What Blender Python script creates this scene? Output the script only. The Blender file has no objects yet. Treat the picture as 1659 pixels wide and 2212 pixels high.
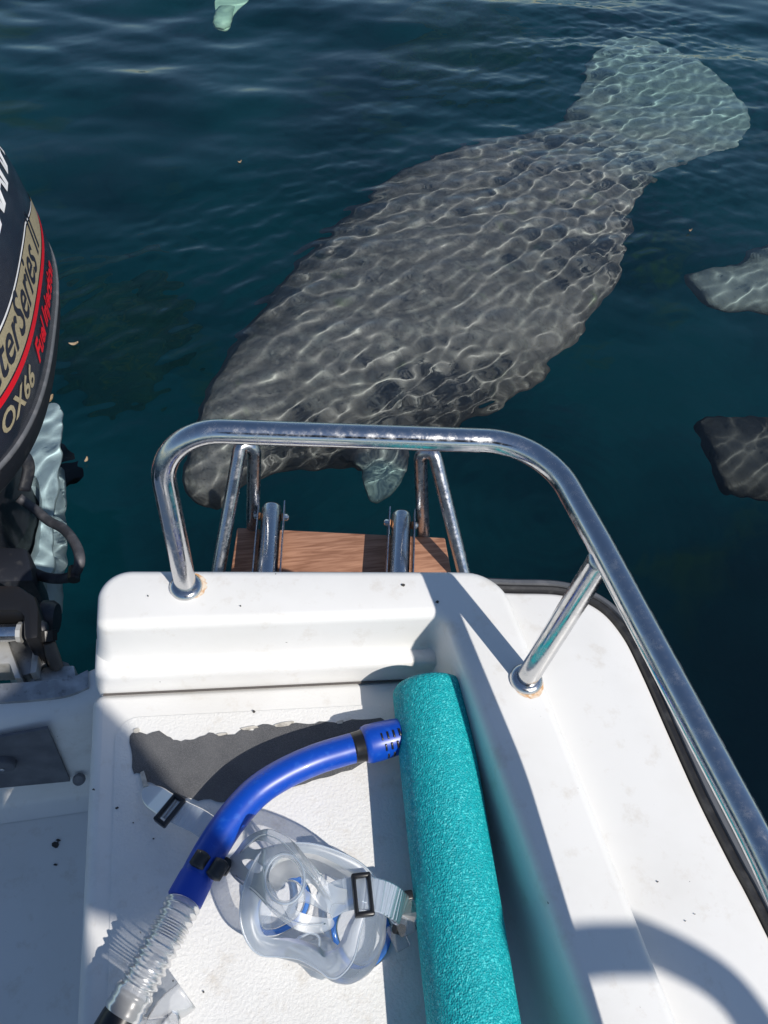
import bpy, bmesh, math, random
import numpy as np
from mathutils import Vector, noise as mnoise

random.seed(4); rng = np.random.default_rng(7)
S = bpy.context.scene
COL = S.collection
R = math.radians

# ------------------------------------------------------------------ camera
F, CX, CY, CAMZ = 1662.0, 829.5, 1106.0, 1.45          # photograph at 1659 x 2212
_d = np.array([-218., 1306., F]); _d /= np.linalg.norm(_d)           # straight down in camera axes
_a = np.array([-500., (-F * F - 218 * 500.) / 1306, F]); _a /= np.linalg.norm(_a)   # aft along the boat
_r = np.cross(_d, _a)
cam_d = bpy.data.cameras.new('camera'); cam = bpy.data.objects.new('camera', cam_d); COL.objects.link(cam)
from mathutils import Matrix
cx = Vector((_r[0], _a[0], -_d[0])); cy = -Vector((_r[1], _a[1], -_d[1])); cz = -Vector((_r[2], _a[2], -_d[2]))
cam.matrix_world = Matrix(((cx.x, cy.x, cz.x, 0), (cx.y, cy.y, cz.y, 0), (cx.z, cy.z, cz.z, CAMZ), (0, 0, 0, 1)))
cam_d.sensor_fit = 'VERTICAL'; cam_d.sensor_height = 24.0; cam_d.lens = 24.0 * F / 2212.0
cam_d.clip_start = 0.02; cam_d.clip_end = 2000
S.camera = cam

# ------------------------------------------------------------------ sky, sun, exposure
SUNV = Vector((-0.52, 0.75, -1.0)).normalized()
elev = math.asin(-SUNV.z); az = math.atan2(-SUNV.x, -SUNV.y)
W = bpy.data.worlds.new('World'); S.world = W; W.use_nodes = True
nt = W.node_tree; bg = nt.nodes['Background']
sky = nt.nodes.new('ShaderNodeTexSky'); sky.sky_type = 'NISHITA'; sky.sun_disc = False
sky.sun_elevation = elev; sky.sun_rotation = az; sky.altitude = 0; sky.dust_density = .25; sky.ozone_density = 3.0
nt.links.new(sky.outputs[0], bg.inputs[0]); bg.inputs[1].default_value = 0.1
sun_d = bpy.data.lights.new('sun', 'SUN'); sun_d.energy = 4.5; sun_d.angle = R(0.53); sun_d.color = (1, .945, .87)
sun = bpy.data.objects.new('sun', sun_d); COL.objects.link(sun)
sun.rotation_mode = 'QUATERNION'; sun.rotation_quaternion = SUNV.to_track_quat('-Z', 'Y'); sun.location = (2, -3, 5)
sun_d.cycles.is_caustics_light = True
S.view_settings.view_transform = 'Standard'; S.view_settings.look = 'None'
S.view_settings.exposure = 0; S.view_settings.gamma = 1
cy_ = S.cycles
cy_.use_denoising = True
cy_.max_bounces = 10; cy_.transmission_bounces = 8; cy_.transparent_max_bounces = 16; cy_.glossy_bounces = 5
cy_.diffuse_bounces = 3; cy_.sample_clamp_indirect = 6; cy_.blur_glossy = 1.0

# ------------------------------------------------------------------ pixel helpers (1659 x 2212)
def ray(u, v):
    q = np.array([(u - CX) / F, (v - CY) / F, 1.0]); w = np.array([_r @ q, _a @ q, -(_d @ q)])
    return w / np.linalg.norm(w)
def at(u, v, z):
    w = ray(u, v); s = (z - CAMZ) / w[2]
    return Vector((w[0] * s, w[1] * s, z))
def wat(u, v, dp, n=1.333):
    w = ray(u, v); s = -CAMZ / w[2]; h = w[:2] / n; wz = math.sqrt(1 - h @ h)
    return Vector((w[0] * s + h[0] * dp / wz, w[1] * s + h[1] * dp / wz, -dp))

# ------------------------------------------------------------------ mesh helpers
def mesh_obj(name, v, f, mat=None, parent=None, smooth=True, uv=None):
    me = bpy.data.meshes.new(name); me.from_pydata([tuple(p) for p in v], [], [tuple(q) for q in f]); me.update()
    if smooth: me.polygons.foreach_set('use_smooth', [True] * len(me.polygons))
    if mat: me.materials.append(mat)
    o = bpy.data.objects.new(name, me); COL.objects.link(o)
    if parent is not None: o.parent = parent
    return o
def sharp(o, deg=35):
    o.data.set_sharp_from_angle(angle=R(deg)); return o
def empty(name, loc=(0, 0, 0)):
    o = bpy.data.objects.new(name, None); COL.objects.link(o); o.location = loc; o.empty_display_size = .05
    return o
def tag(o, label=None, cat=None, group=None, kind=None):
    if label: o['label'] = label
    if cat: o['category'] = cat
    if group: o['group'] = group
    if kind: o['kind'] = kind
    return o
def join(*parts):
    v, f = [], []
    for pv, pf in parts:
        n = len(v); v += [Vector(p) for p in pv]; f += [tuple(i + n for i in q) for q in pf]
    return v, f
def catmull(pts, n=8, closed=False):
    pts = [Vector(p) for p in pts]; out = []
    N = len(pts)
    for i in range(N if closed else N - 1):
        if closed: p0, p1, p2, p3 = pts[i - 1], pts[i], pts[(i + 1) % N], pts[(i + 2) % N]
        else:
            p1, p2 = pts[i], pts[i + 1]
            p0 = pts[i - 1] if i else p1 * 2 - p2
            p3 = pts[i + 2] if i + 2 < N else p2 * 2 - p1
        for k in range(n):
            t = k / n
            out.append(.5 * ((2 * p1) + (p2 - p0) * t + (2 * p0 - 5 * p1 + 4 * p2 - p3) * t * t + (3 * p1 - p0 - 3 * p2 + p3) * t ** 3))
    if not closed: out.append(pts[-1].copy())
    return out
def fillet(pts, rads, n=10, closed=False):
    pts = [Vector(p) for p in pts]; out = []; N = len(pts)
    for i, p in enumerate(pts):
        r = rads[i] if hasattr(rads, '__len__') else rads
        if (not closed and i in (0, N - 1)) or r <= 0: out.append(p.copy()); continue
        a = pts[i - 1] - p; b = pts[(i + 1) % N] - p; la, lb = a.length, b.length; a.normalize(); b.normalize()
        ang = a.angle(b); t = min(r / math.tan(ang / 2), la * .49, lb * .49); r2 = t * math.tan(ang / 2)
        c = p + (a + b).normalized() * (r2 / math.sin(ang / 2))
        s, e = p + a * t - c, p + b * t - c; w = s.angle(e)
        for k in range(n + 1):
            q = k / n
            out.append(c + (s * math.sin((1 - q) * w) + e * math.sin(q * w)) / math.sin(w) if w > 1e-4 else p)
    return out
def resample(pts, step):
    out = [pts[0].copy()]; acc = 0
    for a, b in zip(pts, pts[1:]):
        L = (b - a).length
        if L < 1e-9: continue
        n = max(1, int(round(L / step)))
        out += [a.lerp(b, (k + 1) / n) for k in range(n)]
    return out
def tube(path, rad, seg=20, caps=True, squash=1.0, up=None):
    path = [Vector(p) for p in path]; n = len(path); v = []; f = []
    t0 = (path[1] - path[0]).normalized()
    nrm = Vector(up) if up else (Vector((0, 0, 1)) if abs(t0.z) < .9 else Vector((0, 1, 0)))
    for i, p in enumerate(path):
        t = (path[min(i + 1, n - 1)] - path[max(i - 1, 0)]).normalized()
        nrm = (nrm - t * nrm.dot(t)).normalized(); b = t.cross(nrm)
        r = rad(i / (n - 1)) if callable(rad) else (rad[i] if hasattr(rad, '__len__') else rad)
        for k in range(seg):
            th = 2 * math.pi * k / seg
            v.append(p + b * (math.cos(th) * r) + nrm * (math.sin(th) * r * squash))
    for i in range(n - 1):
        for k in range(seg):
            k2 = (k + 1) % seg
            f.append((i * seg + k, i * seg + k2, (i + 1) * seg + k2, (i + 1) * seg + k))
    if caps:
        f.append(tuple(range(seg - 1, -1, -1))); f.append(tuple((n - 1) * seg + k for k in range(seg)))
    return v, f
def band(path, width, thick, up):
    """flat strap along a path: width across (side), thick along up (list or vector)"""
    path = [Vector(p) for p in path]; n = len(path); v = []; f = []
    for i, p in enumerate(path):
        t = (path[min(i + 1, n - 1)] - path[max(i - 1, 0)]).normalized()
        u = Vector(up[i]) if isinstance(up, list) else Vector(up)
        u = (u - t * u.dot(t)).normalized(); s = t.cross(u)
        w = (width(i / (n - 1)) if callable(width) else width) / 2; h = (thick(i / (n - 1)) if callable(thick) else thick) / 2
        for a, b in ((-1, -.5), (-.93, -1), (.93, -1), (1, -.5), (1, .5), (.93, 1), (-.93, 1), (-1, .5)): v.append(p + s * w * a + u * h * b)
    m = 8
    for i in range(n - 1):
        for k in range(m):
            f.append((i * m + k, i * m + (k + 1) % m, (i + 1) * m + (k + 1) % m, (i + 1) * m + k))
    f.append(tuple(range(m - 1, -1, -1))); f.append(tuple((n - 1) * m + k for k in range(m)))
    return v, f
def box(c, sx, sy, sz, bev=.002, rot=None, seg=2):
    bm = bmesh.new(); bmesh.ops.create_cube(bm, size=1); bmesh.ops.scale(bm, vec=(sx, sy, sz), verts=bm.verts)
    if bev: bmesh.ops.bevel(bm, geom=bm.edges[:], offset=bev, segments=seg, affect='EDGES', profile=.5)
    M = (rot.to_matrix() if hasattr(rot, 'to_matrix') else (rot or Matrix.Identity(3)))
    v = [Vector(c) + M @ x.co for x in bm.verts]; f = [tuple(x.index for x in q.verts) for q in bm.faces]
    bm.free(); return v, f
def prism(poly, z0, z1, bev=.002, seg=2):
    """polygon (xy) extruded between two heights with bevelled edges"""
    bm = bmesh.new(); vs = [bm.verts.new((p[0], p[1], z0)) for p in poly]; fc = bm.faces.new(vs)
    bm.normal_update()
    if fc.normal.z > 0: fc.normal_flip()
    r = bmesh.ops.extrude_face_region(bm, geom=[fc]); bmesh.ops.translate(bm, vec=(0, 0, z1 - z0), verts=[x for x in r['geom'] if isinstance(x, bmesh.types.BMVert)])
    bm.normal_update()
    if bev: bmesh.ops.bevel(bm, geom=[e for e in bm.edges if len(e.link_faces) == 2 and e.calc_face_angle(0) > .6], offset=bev, segments=seg, affect='EDGES', profile=.5)
    bm.verts.index_update()
    v = [x.co.copy() for x in bm.verts]; f = [tuple(x.index for x in q.verts) for q in bm.faces]; bm.free(); return v, f
def offset_loop(loop, dist):
    """inset (+) a counter-clockwise closed xy loop"""
    n = len(loop); out = []
    for i in range(n):
        a = loop[i - 1]; b = loop[i]; c = loop[(i + 1) % n]
        t1 = (b - a); t2 = (c - b)
        n1 = Vector((-t1.y, t1.x, 0)); n2 = Vector((-t2.y, t2.x, 0))
        n1 = n1.normalized() if n1.length > 1e-9 else n2.normalized(); n2 = n2.normalized() if n2.length > 1e-9 else n1
        m = (n1 + n2); m = m.normalized() if m.length > 1e-6 else n1
        k = 1 / max(.5, m.dot(n1)); dd = dist[i] if hasattr(dist, '__len__') else dist
        out.append(Vector((b.x, b.y, 0)) + m * dd * k)
    return out
def molded(loop, profs, tags=None):
    """closed ccw loop; profs[tag] = [(inset, z), ...] from the top plane down; top capped with one n-gon"""
    n = len(loop); v = []; f = []; K = len(next(iter(profs.values())))
    tags = tags or [next(iter(profs))] * n
    for k in range(K):
        pk = [profs[t][k] if isinstance(t, str) else tuple(profs[t[0]][k][j] * (1 - t[2]) + profs[t[1]][k][j] * t[2] for j in (0, 1)) for t in tags]
        ring = offset_loop(loop, [q_[0] for q_ in pk])
        for i, p in enumerate(ring): v.append(Vector((p.x, p.y, pk[i][1])))
    f.append(tuple(range(n)))
    for k in range(K - 1):
        for i in range(n):
            j = (i + 1) % n
            f.append((k * n + i, (k + 1) * n + i, (k + 1) * n + j, k * n + j))
    return v, f
def roundover(r, ztop, n=6, inset0=0):
    return [(inset0 + r - r * math.sin(q * math.pi / 2 / n), ztop - r + r * math.cos(q * math.pi / 2 / n)) for q in range(n + 1)]
def ccw(loop):
    A = sum(a.x * b.y - b.x * a.y for a, b in zip(loop, loop[1:] + loop[:1]))
    return loop if A > 0 else loop[::-1]

# ------------------------------------------------------------------ materials
def mat(name):
    m = bpy.data.materials.new(name); m.use_nodes = True
    n = m.node_tree.nodes; return m, n, m.node_tree.links, n['Principled BSDF'], n['Material Output']
def P(name, col, rough=.5, metal=0, coat=0, spec=.5, bump=None, var=None, coords='Object', aniso=0):
    """bump=(scale, strength, dist), var=(scale, colour2, lo, hi)"""
    m, n, l, b, o = mat(name)
    b.inputs['Base Color'].default_value = (*col, 1); b.inputs['Roughness'].default_value = rough
    b.inputs['Metallic'].default_value = metal; b.inputs['Coat Weight'].default_value = coat
    b.inputs['Specular IOR Level'].default_value = spec
    tc = n.new('ShaderNodeTexCoord')
    if var:
        vs = var if isinstance(var, list) else [var]; last = None
        for (sc, c2, lo, hi) in vs:
            t = n.new('ShaderNodeTexNoise'); t.inputs['Scale'].default_value = sc; t.inputs['Detail'].default_value = 6; l.new(tc.outputs[coords], t.inputs['Vector'])
            mr = n.new('ShaderNodeMapRange'); mr.inputs[1].default_value = lo; mr.inputs[2].default_value = hi; l.new(t.outputs[0], mr.inputs[0])
            mx = n.new('ShaderNodeMix'); mx.data_type = 'RGBA'; l.new(mr.outputs[0], mx.inputs[0])
            if last: l.new(last, mx.inputs[6])
            else: mx.inputs[6].default_value = (*col, 1)
            mx.inputs[7].default_value = (*c2, 1); last = mx.outputs[2]
        l.new(last, b.inputs['Base Color'])
    if bump:
        t = n.new('ShaderNodeTexNoise'); t.inputs['Scale'].default_value = bump[0]; t.inputs['Detail'].default_value = 4; l.new(tc.outputs[coords], t.inputs['Vector'])
        bp = n.new('ShaderNodeBump'); bp.inputs['Strength'].default_value = bump[1]; bp.inputs['Distance'].default_value = bump[2]
        l.new(t.outputs[0], bp.inputs['Height']); l.new(bp.outputs[0], b.inputs['Normal'])
    return m
GEL = (.76, .755, .735)
def gel_mat(name, nonskid=False):
    m, n, l, b, o = mat(name); tc = n.new('ShaderNodeTexCoord')
    def noise(sc, det=5, rough=.55):
        t = n.new('ShaderNodeTexNoise'); t.inputs['Scale'].default_value = sc; t.inputs['Detail'].default_value = det; t.inputs['Roughness'].default_value = rough; l.new(tc.outputs['Object'], t.inputs['Vector']); return t.outputs[0]
    def rng_(x, lo, hi):
        r = n.new('ShaderNodeMapRange'); r.inputs[1].default_value = lo; r.inputs[2].default_value = hi; l.new(x, r.inputs[0]); return r.outputs[0]
    def mixc(fac, a, c2, k=1.0):
        mm = n.new('ShaderNodeMath'); mm.operation = 'MULTIPLY'; mm.inputs[1].default_value = k; l.new(fac, mm.inputs[0])
        x = n.new('ShaderNodeMix'); x.data_type = 'RGBA'; l.new(mm.outputs[0], x.inputs[0])
        if isinstance(a, tuple): x.inputs[6].default_value = (*a, 1)
        else: l.new(a, x.inputs[6])
        x.inputs[7].default_value = (*c2, 1); return x.outputs[2]
    c = mixc(rng_(noise(9), .45, .75), GEL, (.70, .69, .66), .8)
    c = mixc(rng_(noise(34, 7, .7), .56, .74), c, (.52, .46, .38), .5 if nonskid else .42)
    c = mixc(rng_(noise(5.5, 9, .75), .56, .72), c, (.60, .585, .55), .6)
    c = mixc(rng_(noise(150, 3, .5), .765, .785), c, (.10, .09, .085), .9)
    l.new(c, b.inputs['Base Color'])
    b.inputs['Roughness'].default_value = .55 if nonskid else .38; b.inputs['Specular IOR Level'].default_value = .35
    h = n.new('ShaderNodeBump')
    if nonskid:
        t = noise(330, 3, .6); h.inputs['Strength'].default_value = .6; h.inputs['Distance'].default_value = .0013
    else:
        t = noise(60, 6, .6); h.inputs['Strength'].default_value = .25; h.inputs['Distance'].default_value = .0006
    l.new(t, h.inputs['Height']); l.new(h.outputs[0], b.inputs['Normal'])
    return m
M_gel = gel_mat('white_gelcoat'); M_skid = gel_mat('white_nonskid', True)
def steel_mat(name, rough=.12, col=(.62, .62, .62)):
    m, n, l, b, o = mat(name); tc = n.new('ShaderNodeTexCoord')
    b.inputs['Metallic'].default_value = 1; b.inputs['Base Color'].default_value = (*col, 1)
    t = n.new('ShaderNodeTexNoise'); t.inputs['Scale'].default_value = 90; t.inputs['Detail'].default_value = 8; t.inputs['Roughness'].default_value = .75; l.new(tc.outputs['Object'], t.inputs['Vector'])
    r = n.new('ShaderNodeMapRange'); r.inputs[1].default_value = .42; r.inputs[2].default_value = .7; r.inputs[3].default_value = rough; r.inputs[4].default_value = rough + .28; l.new(t.outputs[0], r.inputs[0]); l.new(r.outputs[0], b.inputs['Roughness'])
    v = n.new('ShaderNodeTexNoise'); v.inputs['Scale'].default_value = 260; v.inputs['Detail'].default_value = 3; l.new(tc.outputs['Object'], v.inputs['Vector'])
    bp = n.new('ShaderNodeBump'); bp.inputs['Strength'].default_value = .12; bp.inputs['Distance'].default_value = .0004; l.new(v.outputs[0], bp.inputs['Height']); l.new(bp.outputs[0], b.inputs['Normal'])
    return m
M_steel = steel_mat('stainless_steel'); M_steel2 = steel_mat('weathered_stainless', .2, (.5, .51, .53))
M_rub = P('black_rubber', (.02, .02, .022), .45, bump=(160, .3, .0008), var=(60, (.06, .06, .06), .5, .75))
M_rubgrey = P('grey_vinyl_trim', (.10, .105, .115), .5, bump=(120, .2, .0006), var=(50, (.17, .17, .18), .5, .75))
M_seam = P('dark_sealant', (.09, .08, .075), .7)
M_alu = P('weathered_aluminium', (.34, .35, .36), .42, .75, bump=(90, .25, .0006), var=[(40, (.55, .56, .57), .5, .72), (130, (.2, .2, .2), .58, .75)])
M_alu2 = P('pale_aluminium', (.55, .55, .53), .5, .5, bump=(120, .2, .0005), var=(45, (.4, .38, .34), .5, .7))
M_black = P('black_plastic', (.012, .012, .013), .32, bump=(140, .1, .0005))
M_dark = P('black_painted_metal', (.014, .016, .022), .42, bump=(90, .25, .0006), var=(50, (.05, .05, .052), .58, .75))
M_cowl = P('navy_black_cowl_paint', (.018, .021, .034), .22, coat=.4, bump=(40, .04, .0006), var=[(160, (.10, .105, .12), .66, .78), (14, (.03, .034, .048), .45, .7)])
M_gold = P('champagne_decal', (.36, .31, .20), .5, var=(300, (.29, .25, .16), .4, .6))
M_red = P('red_decal', (.62, .008, .02), .4)
M_white = P('white_decal', (.8, .8, .8), .4)
M_patch = P('charcoal_grit_patch', (.075, .078, .085), .85, bump=(1300, .9, .001), var=[(30, (.105, .107, .113), .4, .65), (1500, (.17, .17, .175), .45, .7), (70, (.62, .60, .52), .73, .76)])
M_plate = P('grey_transducer_board', (.10, .105, .12), .6, bump=(80, .2, .0006), var=(30, (.15, .155, .17), .45, .7))
M_blue = P('blue_plastic', (.002, .058, .42), .36, coat=.1, bump=(60, .08, .0006), var=(160, (.015, .10, .5), .56, .75))
M_blue2 = P('blue_rubber', (.008, .06, .46), .45)

def wood_mat():
    m, n, l, b, o = mat('brown_plank'); tc = n.new('ShaderNodeTexCoord'); mp = n.new('ShaderNodeMapping'); mp.inputs['Scale'].default_value = (6, 60, 60); l.new(tc.outputs['Object'], mp.inputs[0])
    mp.inputs['Rotation'].default_value = (0, 0, .15)
    t = n.new('ShaderNodeTexNoise'); t.inputs['Scale'].default_value = 2.2; t.inputs['Detail'].default_value = 6; t.inputs['Distortion'].default_value = 1.2; l.new(mp.outputs[0], t.inputs[0])
    cr = n.new('ShaderNodeValToRGB'); cr.color_ramp.elements[0].position = .35; cr.color_ramp.elements[0].color = (.24, .11, .062, 1); cr.color_ramp.elements[1].position = .65; cr.color_ramp.elements[1].color = (.43, .225, .14, 1)
    l.new(t.outputs[0], cr.inputs[0]); l.new(cr.outputs[0], b.inputs['Base Color']); b.inputs['Roughness'].default_value = .6
    bp = n.new('ShaderNodeBump'); bp.inputs['Strength'].default_value = .5; bp.inputs['Distance'].default_value = .0008; l.new(t.outputs[0], bp.inputs['Height']); l.new(bp.outputs[0], b.inputs['Normal'])
    return m
M_wood = wood_mat()
def foam_mat():
    m, n, l, b, o = mat('teal_foam'); tc = n.new('ShaderNodeTexCoord')
    v = n.new('ShaderNodeTexVoronoi'); v.inputs['Scale'].default_value = 620; l.new(tc.outputs['Object'], v.inputs['Vector'])
    t = n.new('ShaderNodeTexNoise'); t.inputs['Scale'].default_value = 240; t.inputs['Detail'].default_value = 3; l.new(tc.outputs['Object'], t.inputs['Vector'])
    cr = n.new('ShaderNodeValToRGB'); cr.color_ramp.elements[0].position = .3; cr.color_ramp.elements[0].color = (.0, .30, .34, 1); cr.color_ramp.elements[1].position = .68; cr.color_ramp.elements[1].color = (.004, .41, .44, 1)
    l.new(t.outputs[0], cr.inputs[0])
    v2 = n.new('ShaderNodeTexVoronoi'); v2.inputs['Scale'].default_value = 650; l.new(tc.outputs['Object'], v2.inputs['Vector'])
    s2 = n.new('ShaderNodeSeparateColor'); l.new(v2.outputs['Color'], s2.inputs[0])
    m2 = n.new('ShaderNodeMapRange'); m2.inputs[1].default_value = .80; m2.inputs[2].default_value = .97; l.new(s2.outputs[0], m2.inputs[0])
    x2 = n.new('ShaderNodeMix'); x2.data_type = 'RGBA'; l.new(m2.outputs[0], x2.inputs[0]); l.new(cr.outputs[0], x2.inputs[6]); x2.inputs[7].default_value = (.06, .60, .62, 1)  # light flecks in the foam colour imitate sparkle
    l.new(x2.outputs[2], b.inputs['Base Color'])
    mr = n.new('ShaderNodeMapRange'); mr.inputs[1].default_value = .25; mr.inputs[2].default_value = .9; mr.inputs[3].default_value = .45; mr.inputs[4].default_value = .9; l.new(v.outputs['Color'], mr.inputs[0]); l.new(mr.outputs[0], b.inputs['Roughness'])
    bp = n.new('ShaderNodeBump'); bp.inputs['Strength'].default_value = .8; bp.inputs['Distance'].default_value = .0012
    ad = n.new('ShaderNodeMath'); ad.operation = 'ADD'; l.new(v.outputs['Distance'], ad.inputs[0]); l.new(t.outputs[0], ad.inputs[1])
    l.new(ad.outputs[0], bp.inputs['Height']); l.new(bp.outputs[0], b.inputs['Normal']); b.inputs['Specular IOR Level'].default_value = .4
    return m
M_foam = foam_mat()
def clear_mat(name, col, trans, rough=.15, tint=(.97, .98, 1.0)):
    """milky see-through plastic: straight-through light + translucent body + surface gloss"""
    m, n, l, b, o = mat(name); n.remove(b)
    tr = n.new('ShaderNodeBsdfTransparent'); tr.inputs[0].default_value = (*tint, 1)
    tl = n.new('ShaderNodeBsdfTranslucent'); tl.inputs[0].default_value = (*col, 1)
    df = n.new('ShaderNodeBsdfDiffuse'); df.inputs[0].default_value = (*col, 1)
    gl = n.new('ShaderNodeBsdfGlossy'); gl.inputs['Roughness'].default_value = rough
    m1 = n.new('ShaderNodeMixShader'); m1.inputs[0].default_value = .5; l.new(tl.outputs[0], m1.inputs[1]); l.new(df.outputs[0], m1.inputs[2])
    lw = n.new('ShaderNodeLayerWeight'); lw.inputs[0].default_value = .35
    mr = n.new('ShaderNodeMapRange'); mr.inputs[1].default_value = 0; mr.inputs[2].default_value = 1; mr.inputs[3].default_value = 1 - trans; mr.inputs[4].default_value = min(1, 1 - trans + .28); l.new(lw.outputs['Facing'], mr.inputs[0])
    m2 = n.new('ShaderNodeMixShader'); l.new(mr.outputs[0], m2.inputs[0]); l.new(tr.outputs[0], m2.inputs[1]); l.new(m1.outputs[0], m2.inputs[2])
    fr = n.new('ShaderNodeFresnel'); fr.inputs[0].default_value = 1.42
    m3 = n.new('ShaderNodeMixShader'); l.new(fr.outputs[0], m3.inputs[0]); l.new(m2.outputs[0], m3.inputs[1]); l.new(gl.outputs[0], m3.inputs[2])
    l.new(m3.outputs[0], o.inputs[0]); return m
M_sil = clear_mat('clear_silicone', (.68, .76, .84), .46, .35)
M_sil2 = clear_mat('thin_clear_silicone', (.64, .74, .84), .80, .3)
M_sil3 = clear_mat('clear_strap_silicone', (.72, .78, .82), .74, .35)
M_hose = clear_mat('clear_hose', (.74, .75, .76), .50, .28)
M_lens = clear_mat('lens_glass', (.6, .7, .8), .95, .02)
M_rimblue = clear_mat('clear_blue_rim', (.12, .34, .80), .48, .08, (.45, .68, 1.0))
M_acryl = clear_mat('clear_acrylic', (.7, .72, .74), .8, .05)

# ================================================================== WATER, SEABED
def axis(lo, hi, step, far, grow=1.16):
    a = list(np.arange(lo, hi, step)); s = step; x = a[-1]
    while x < far: s *= grow; x += s; a.append(x)
    s = step; x = lo
    while x > -far: s *= grow; x -= s; a.insert(0, x)
    return np.array(a)
xs = axis(-.65, 2.9, .0055, 70, 1.12); ys = axis(.85, 4.55, .0055, 70, 1.12)
X, Y = np.meshgrid(xs, ys)
SPX = np.gradient(xs)[None, :]; SPY = np.gradient(ys)[:, None]; SP = np.maximum(SPX, SPY)
Z = np.zeros_like(X)
# water stirred up over the swimming animal: distance to its body line
ax_, ay_, bx_, by_ = -.1, 1.35, 2.3, 3.7
tt_ = np.clip(((X - ax_) * (bx_ - ax_) + (Y - ay_) * (by_ - ay_)) / ((bx_ - ax_) ** 2 + (by_ - ay_) ** 2), 0, 1)
dist_ = np.hypot(X - ax_ - tt_ * (bx_ - ax_), Y - ay_ - tt_ * (by_ - ay_))
blot = np.zeros_like(X)
for i in range(14):
    kk = rng.uniform(3, 9); th = rng.uniform(0, 6.28); blot += np.sin(kk * (X * math.cos(th) + Y * math.sin(th)) + rng.uniform(0, 6.28)) / 3.0
stir = (.10 + .90 * np.maximum(np.exp(-(dist_ / .75) ** 4), .30 * np.exp(-(np.hypot(X - 2.1, Y - 1.75) / .75) ** 4))) * np.clip(.86 + .28 * blot, .34, 1.04) * np.clip(.74 + .26 * (Y - 1.45) / .6, .74, 1)
def warp(k_): return .25 * np.sin(X * 2.3 + k_) + .25 * np.sin(Y * 1.9 - k_ * 2)
for i in range(60):                                    # short ripples
    lam = .043 * (2.7 ** (i / 59.)) * (1 + .04 * rng.standard_normal()); k = 2 * math.pi / lam
    th = R(124) + rng.normal(0, .24) if rng.random() < .82 else rng.uniform(0, 2 * math.pi)
    fade = np.clip((lam / SP - 2.5) / 3, 0, 1)
    Z += stir * fade * (.0178 / k) * np.sin(k * (X * math.cos(th) + Y * math.sin(th)) + warp(i) * 2 + rng.uniform(0, 6.28))
for i in range(40):                                    # wavelets
    lam = .10 * (6 ** (i / 39.)) * (1 + .1 * rng.standard_normal()); k = 2 * math.pi / lam
    th = R(97) + rng.normal(0, .4) if rng.random() < .62 else rng.uniform(0, 2 * math.pi)
    fade = np.clip((lam / SP - 2.5) / 3, 0, 1)
    Z += fade * ((.0062 + .0062 * (lam < .26) * np.exp(-(dist_ / .8) ** 4)) / k) * np.sin(k * (X * math.cos(th) + Y * math.sin(th)) + rng.uniform(0, 6.28))
# calmer, finer rings spreading from the swimming animal's head and shoulders
for (px, py, lam, amp, dec) in ((-.25, 1.25, .036, .00022, .55), (.75, 1.05, .042, .00026, .6)):
    rr = np.hypot(X - px, Y - py); Z += amp * np.exp(-(rr / dec) ** 2) * np.sin(2 * math.pi / lam * rr) * np.clip((lam / SP - 2.5) / 2, 0, 1)
# a few longer wind waves, growing away from the lee of the boat
far = np.clip((Y - 1.7) / 2.6, 0, 1)
for lam, th, sl in ((.55, 80, .045), (.38, 114, .045), (.27, 96, .04), (.19, 128, .032), (.21, 70, .032), (.8, 90, .05), (1.5, 62, .05)):
    k = 2 * math.pi / lam; Z += far * sl / k * np.sin(k * (X * math.cos(R(th)) + Y * math.sin(R(th)) + .12 * np.sin(X * 1.7 + lam * 9)) + lam * 31) * np.clip((lam / SP - 2.5) / 3, 0, 1)
ny, nx = X.shape
co = np.stack([X, Y, Z], -1).reshape(-1, 3).astype(np.float32)
idx = np.arange(nx * ny).reshape(ny, nx)
q = np.stack([idx[:-1, :-1], idx[:-1, 1:], idx[1:, 1:], idx[1:, :-1]], -1).reshape(-1, 4)
me = bpy.data.meshes.new('water'); me.vertices.add(len(co)); me.vertices.foreach_set('co', co.ravel())
me.loops.add(q.size); me.loops.foreach_set('vertex_index', q.ravel().astype(np.int32)); me.polygons.add(len(q))
me.polygons.foreach_set('loop_start', np.arange(0, q.size, 4, dtype=np.int32)); me.update(); me.validate()
me.polygons.foreach_set('use_smooth', np.ones(len(q), dtype=bool))
water = bpy.data.objects.new('water', me); COL.objects.link(water); tag(water, kind='structure')
m, n, l, b, o = mat('water'); n.remove(b)
g = n.new('ShaderNodeBsdfGlass'); g.inputs['IOR'].default_value = 1.333; g.inputs['Roughness'].default_value = 0
l.new(g.outputs[0], o.inputs['Surface'])
g.inputs[0].default_value = (.90, .985, 1, 1)
me.materials.append(m); water.cycles.is_caustics_caster = True

M_bed = P('seabed_silt_algae_painted_shade', (.018, .25, .20), .95, var=[(.8, (.008, .13, .115), .4, .62), (1.3, (.10, .25, .085), .60, .74)], bump=(6, .5, .05))
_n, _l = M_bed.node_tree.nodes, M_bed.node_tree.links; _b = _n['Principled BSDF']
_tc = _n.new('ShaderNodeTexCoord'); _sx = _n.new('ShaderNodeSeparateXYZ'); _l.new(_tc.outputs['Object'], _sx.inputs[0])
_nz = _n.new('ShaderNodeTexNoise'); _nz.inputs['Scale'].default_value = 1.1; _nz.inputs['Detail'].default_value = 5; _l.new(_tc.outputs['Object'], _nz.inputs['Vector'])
_ma = _n.new('ShaderNodeMath'); _ma.operation = 'MULTIPLY_ADD'; _l.new(_nz.outputs[0], _ma.inputs[0]); _ma.inputs[1].default_value = 1.2; _l.new(_sx.outputs[1], _ma.inputs[2])
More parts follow.
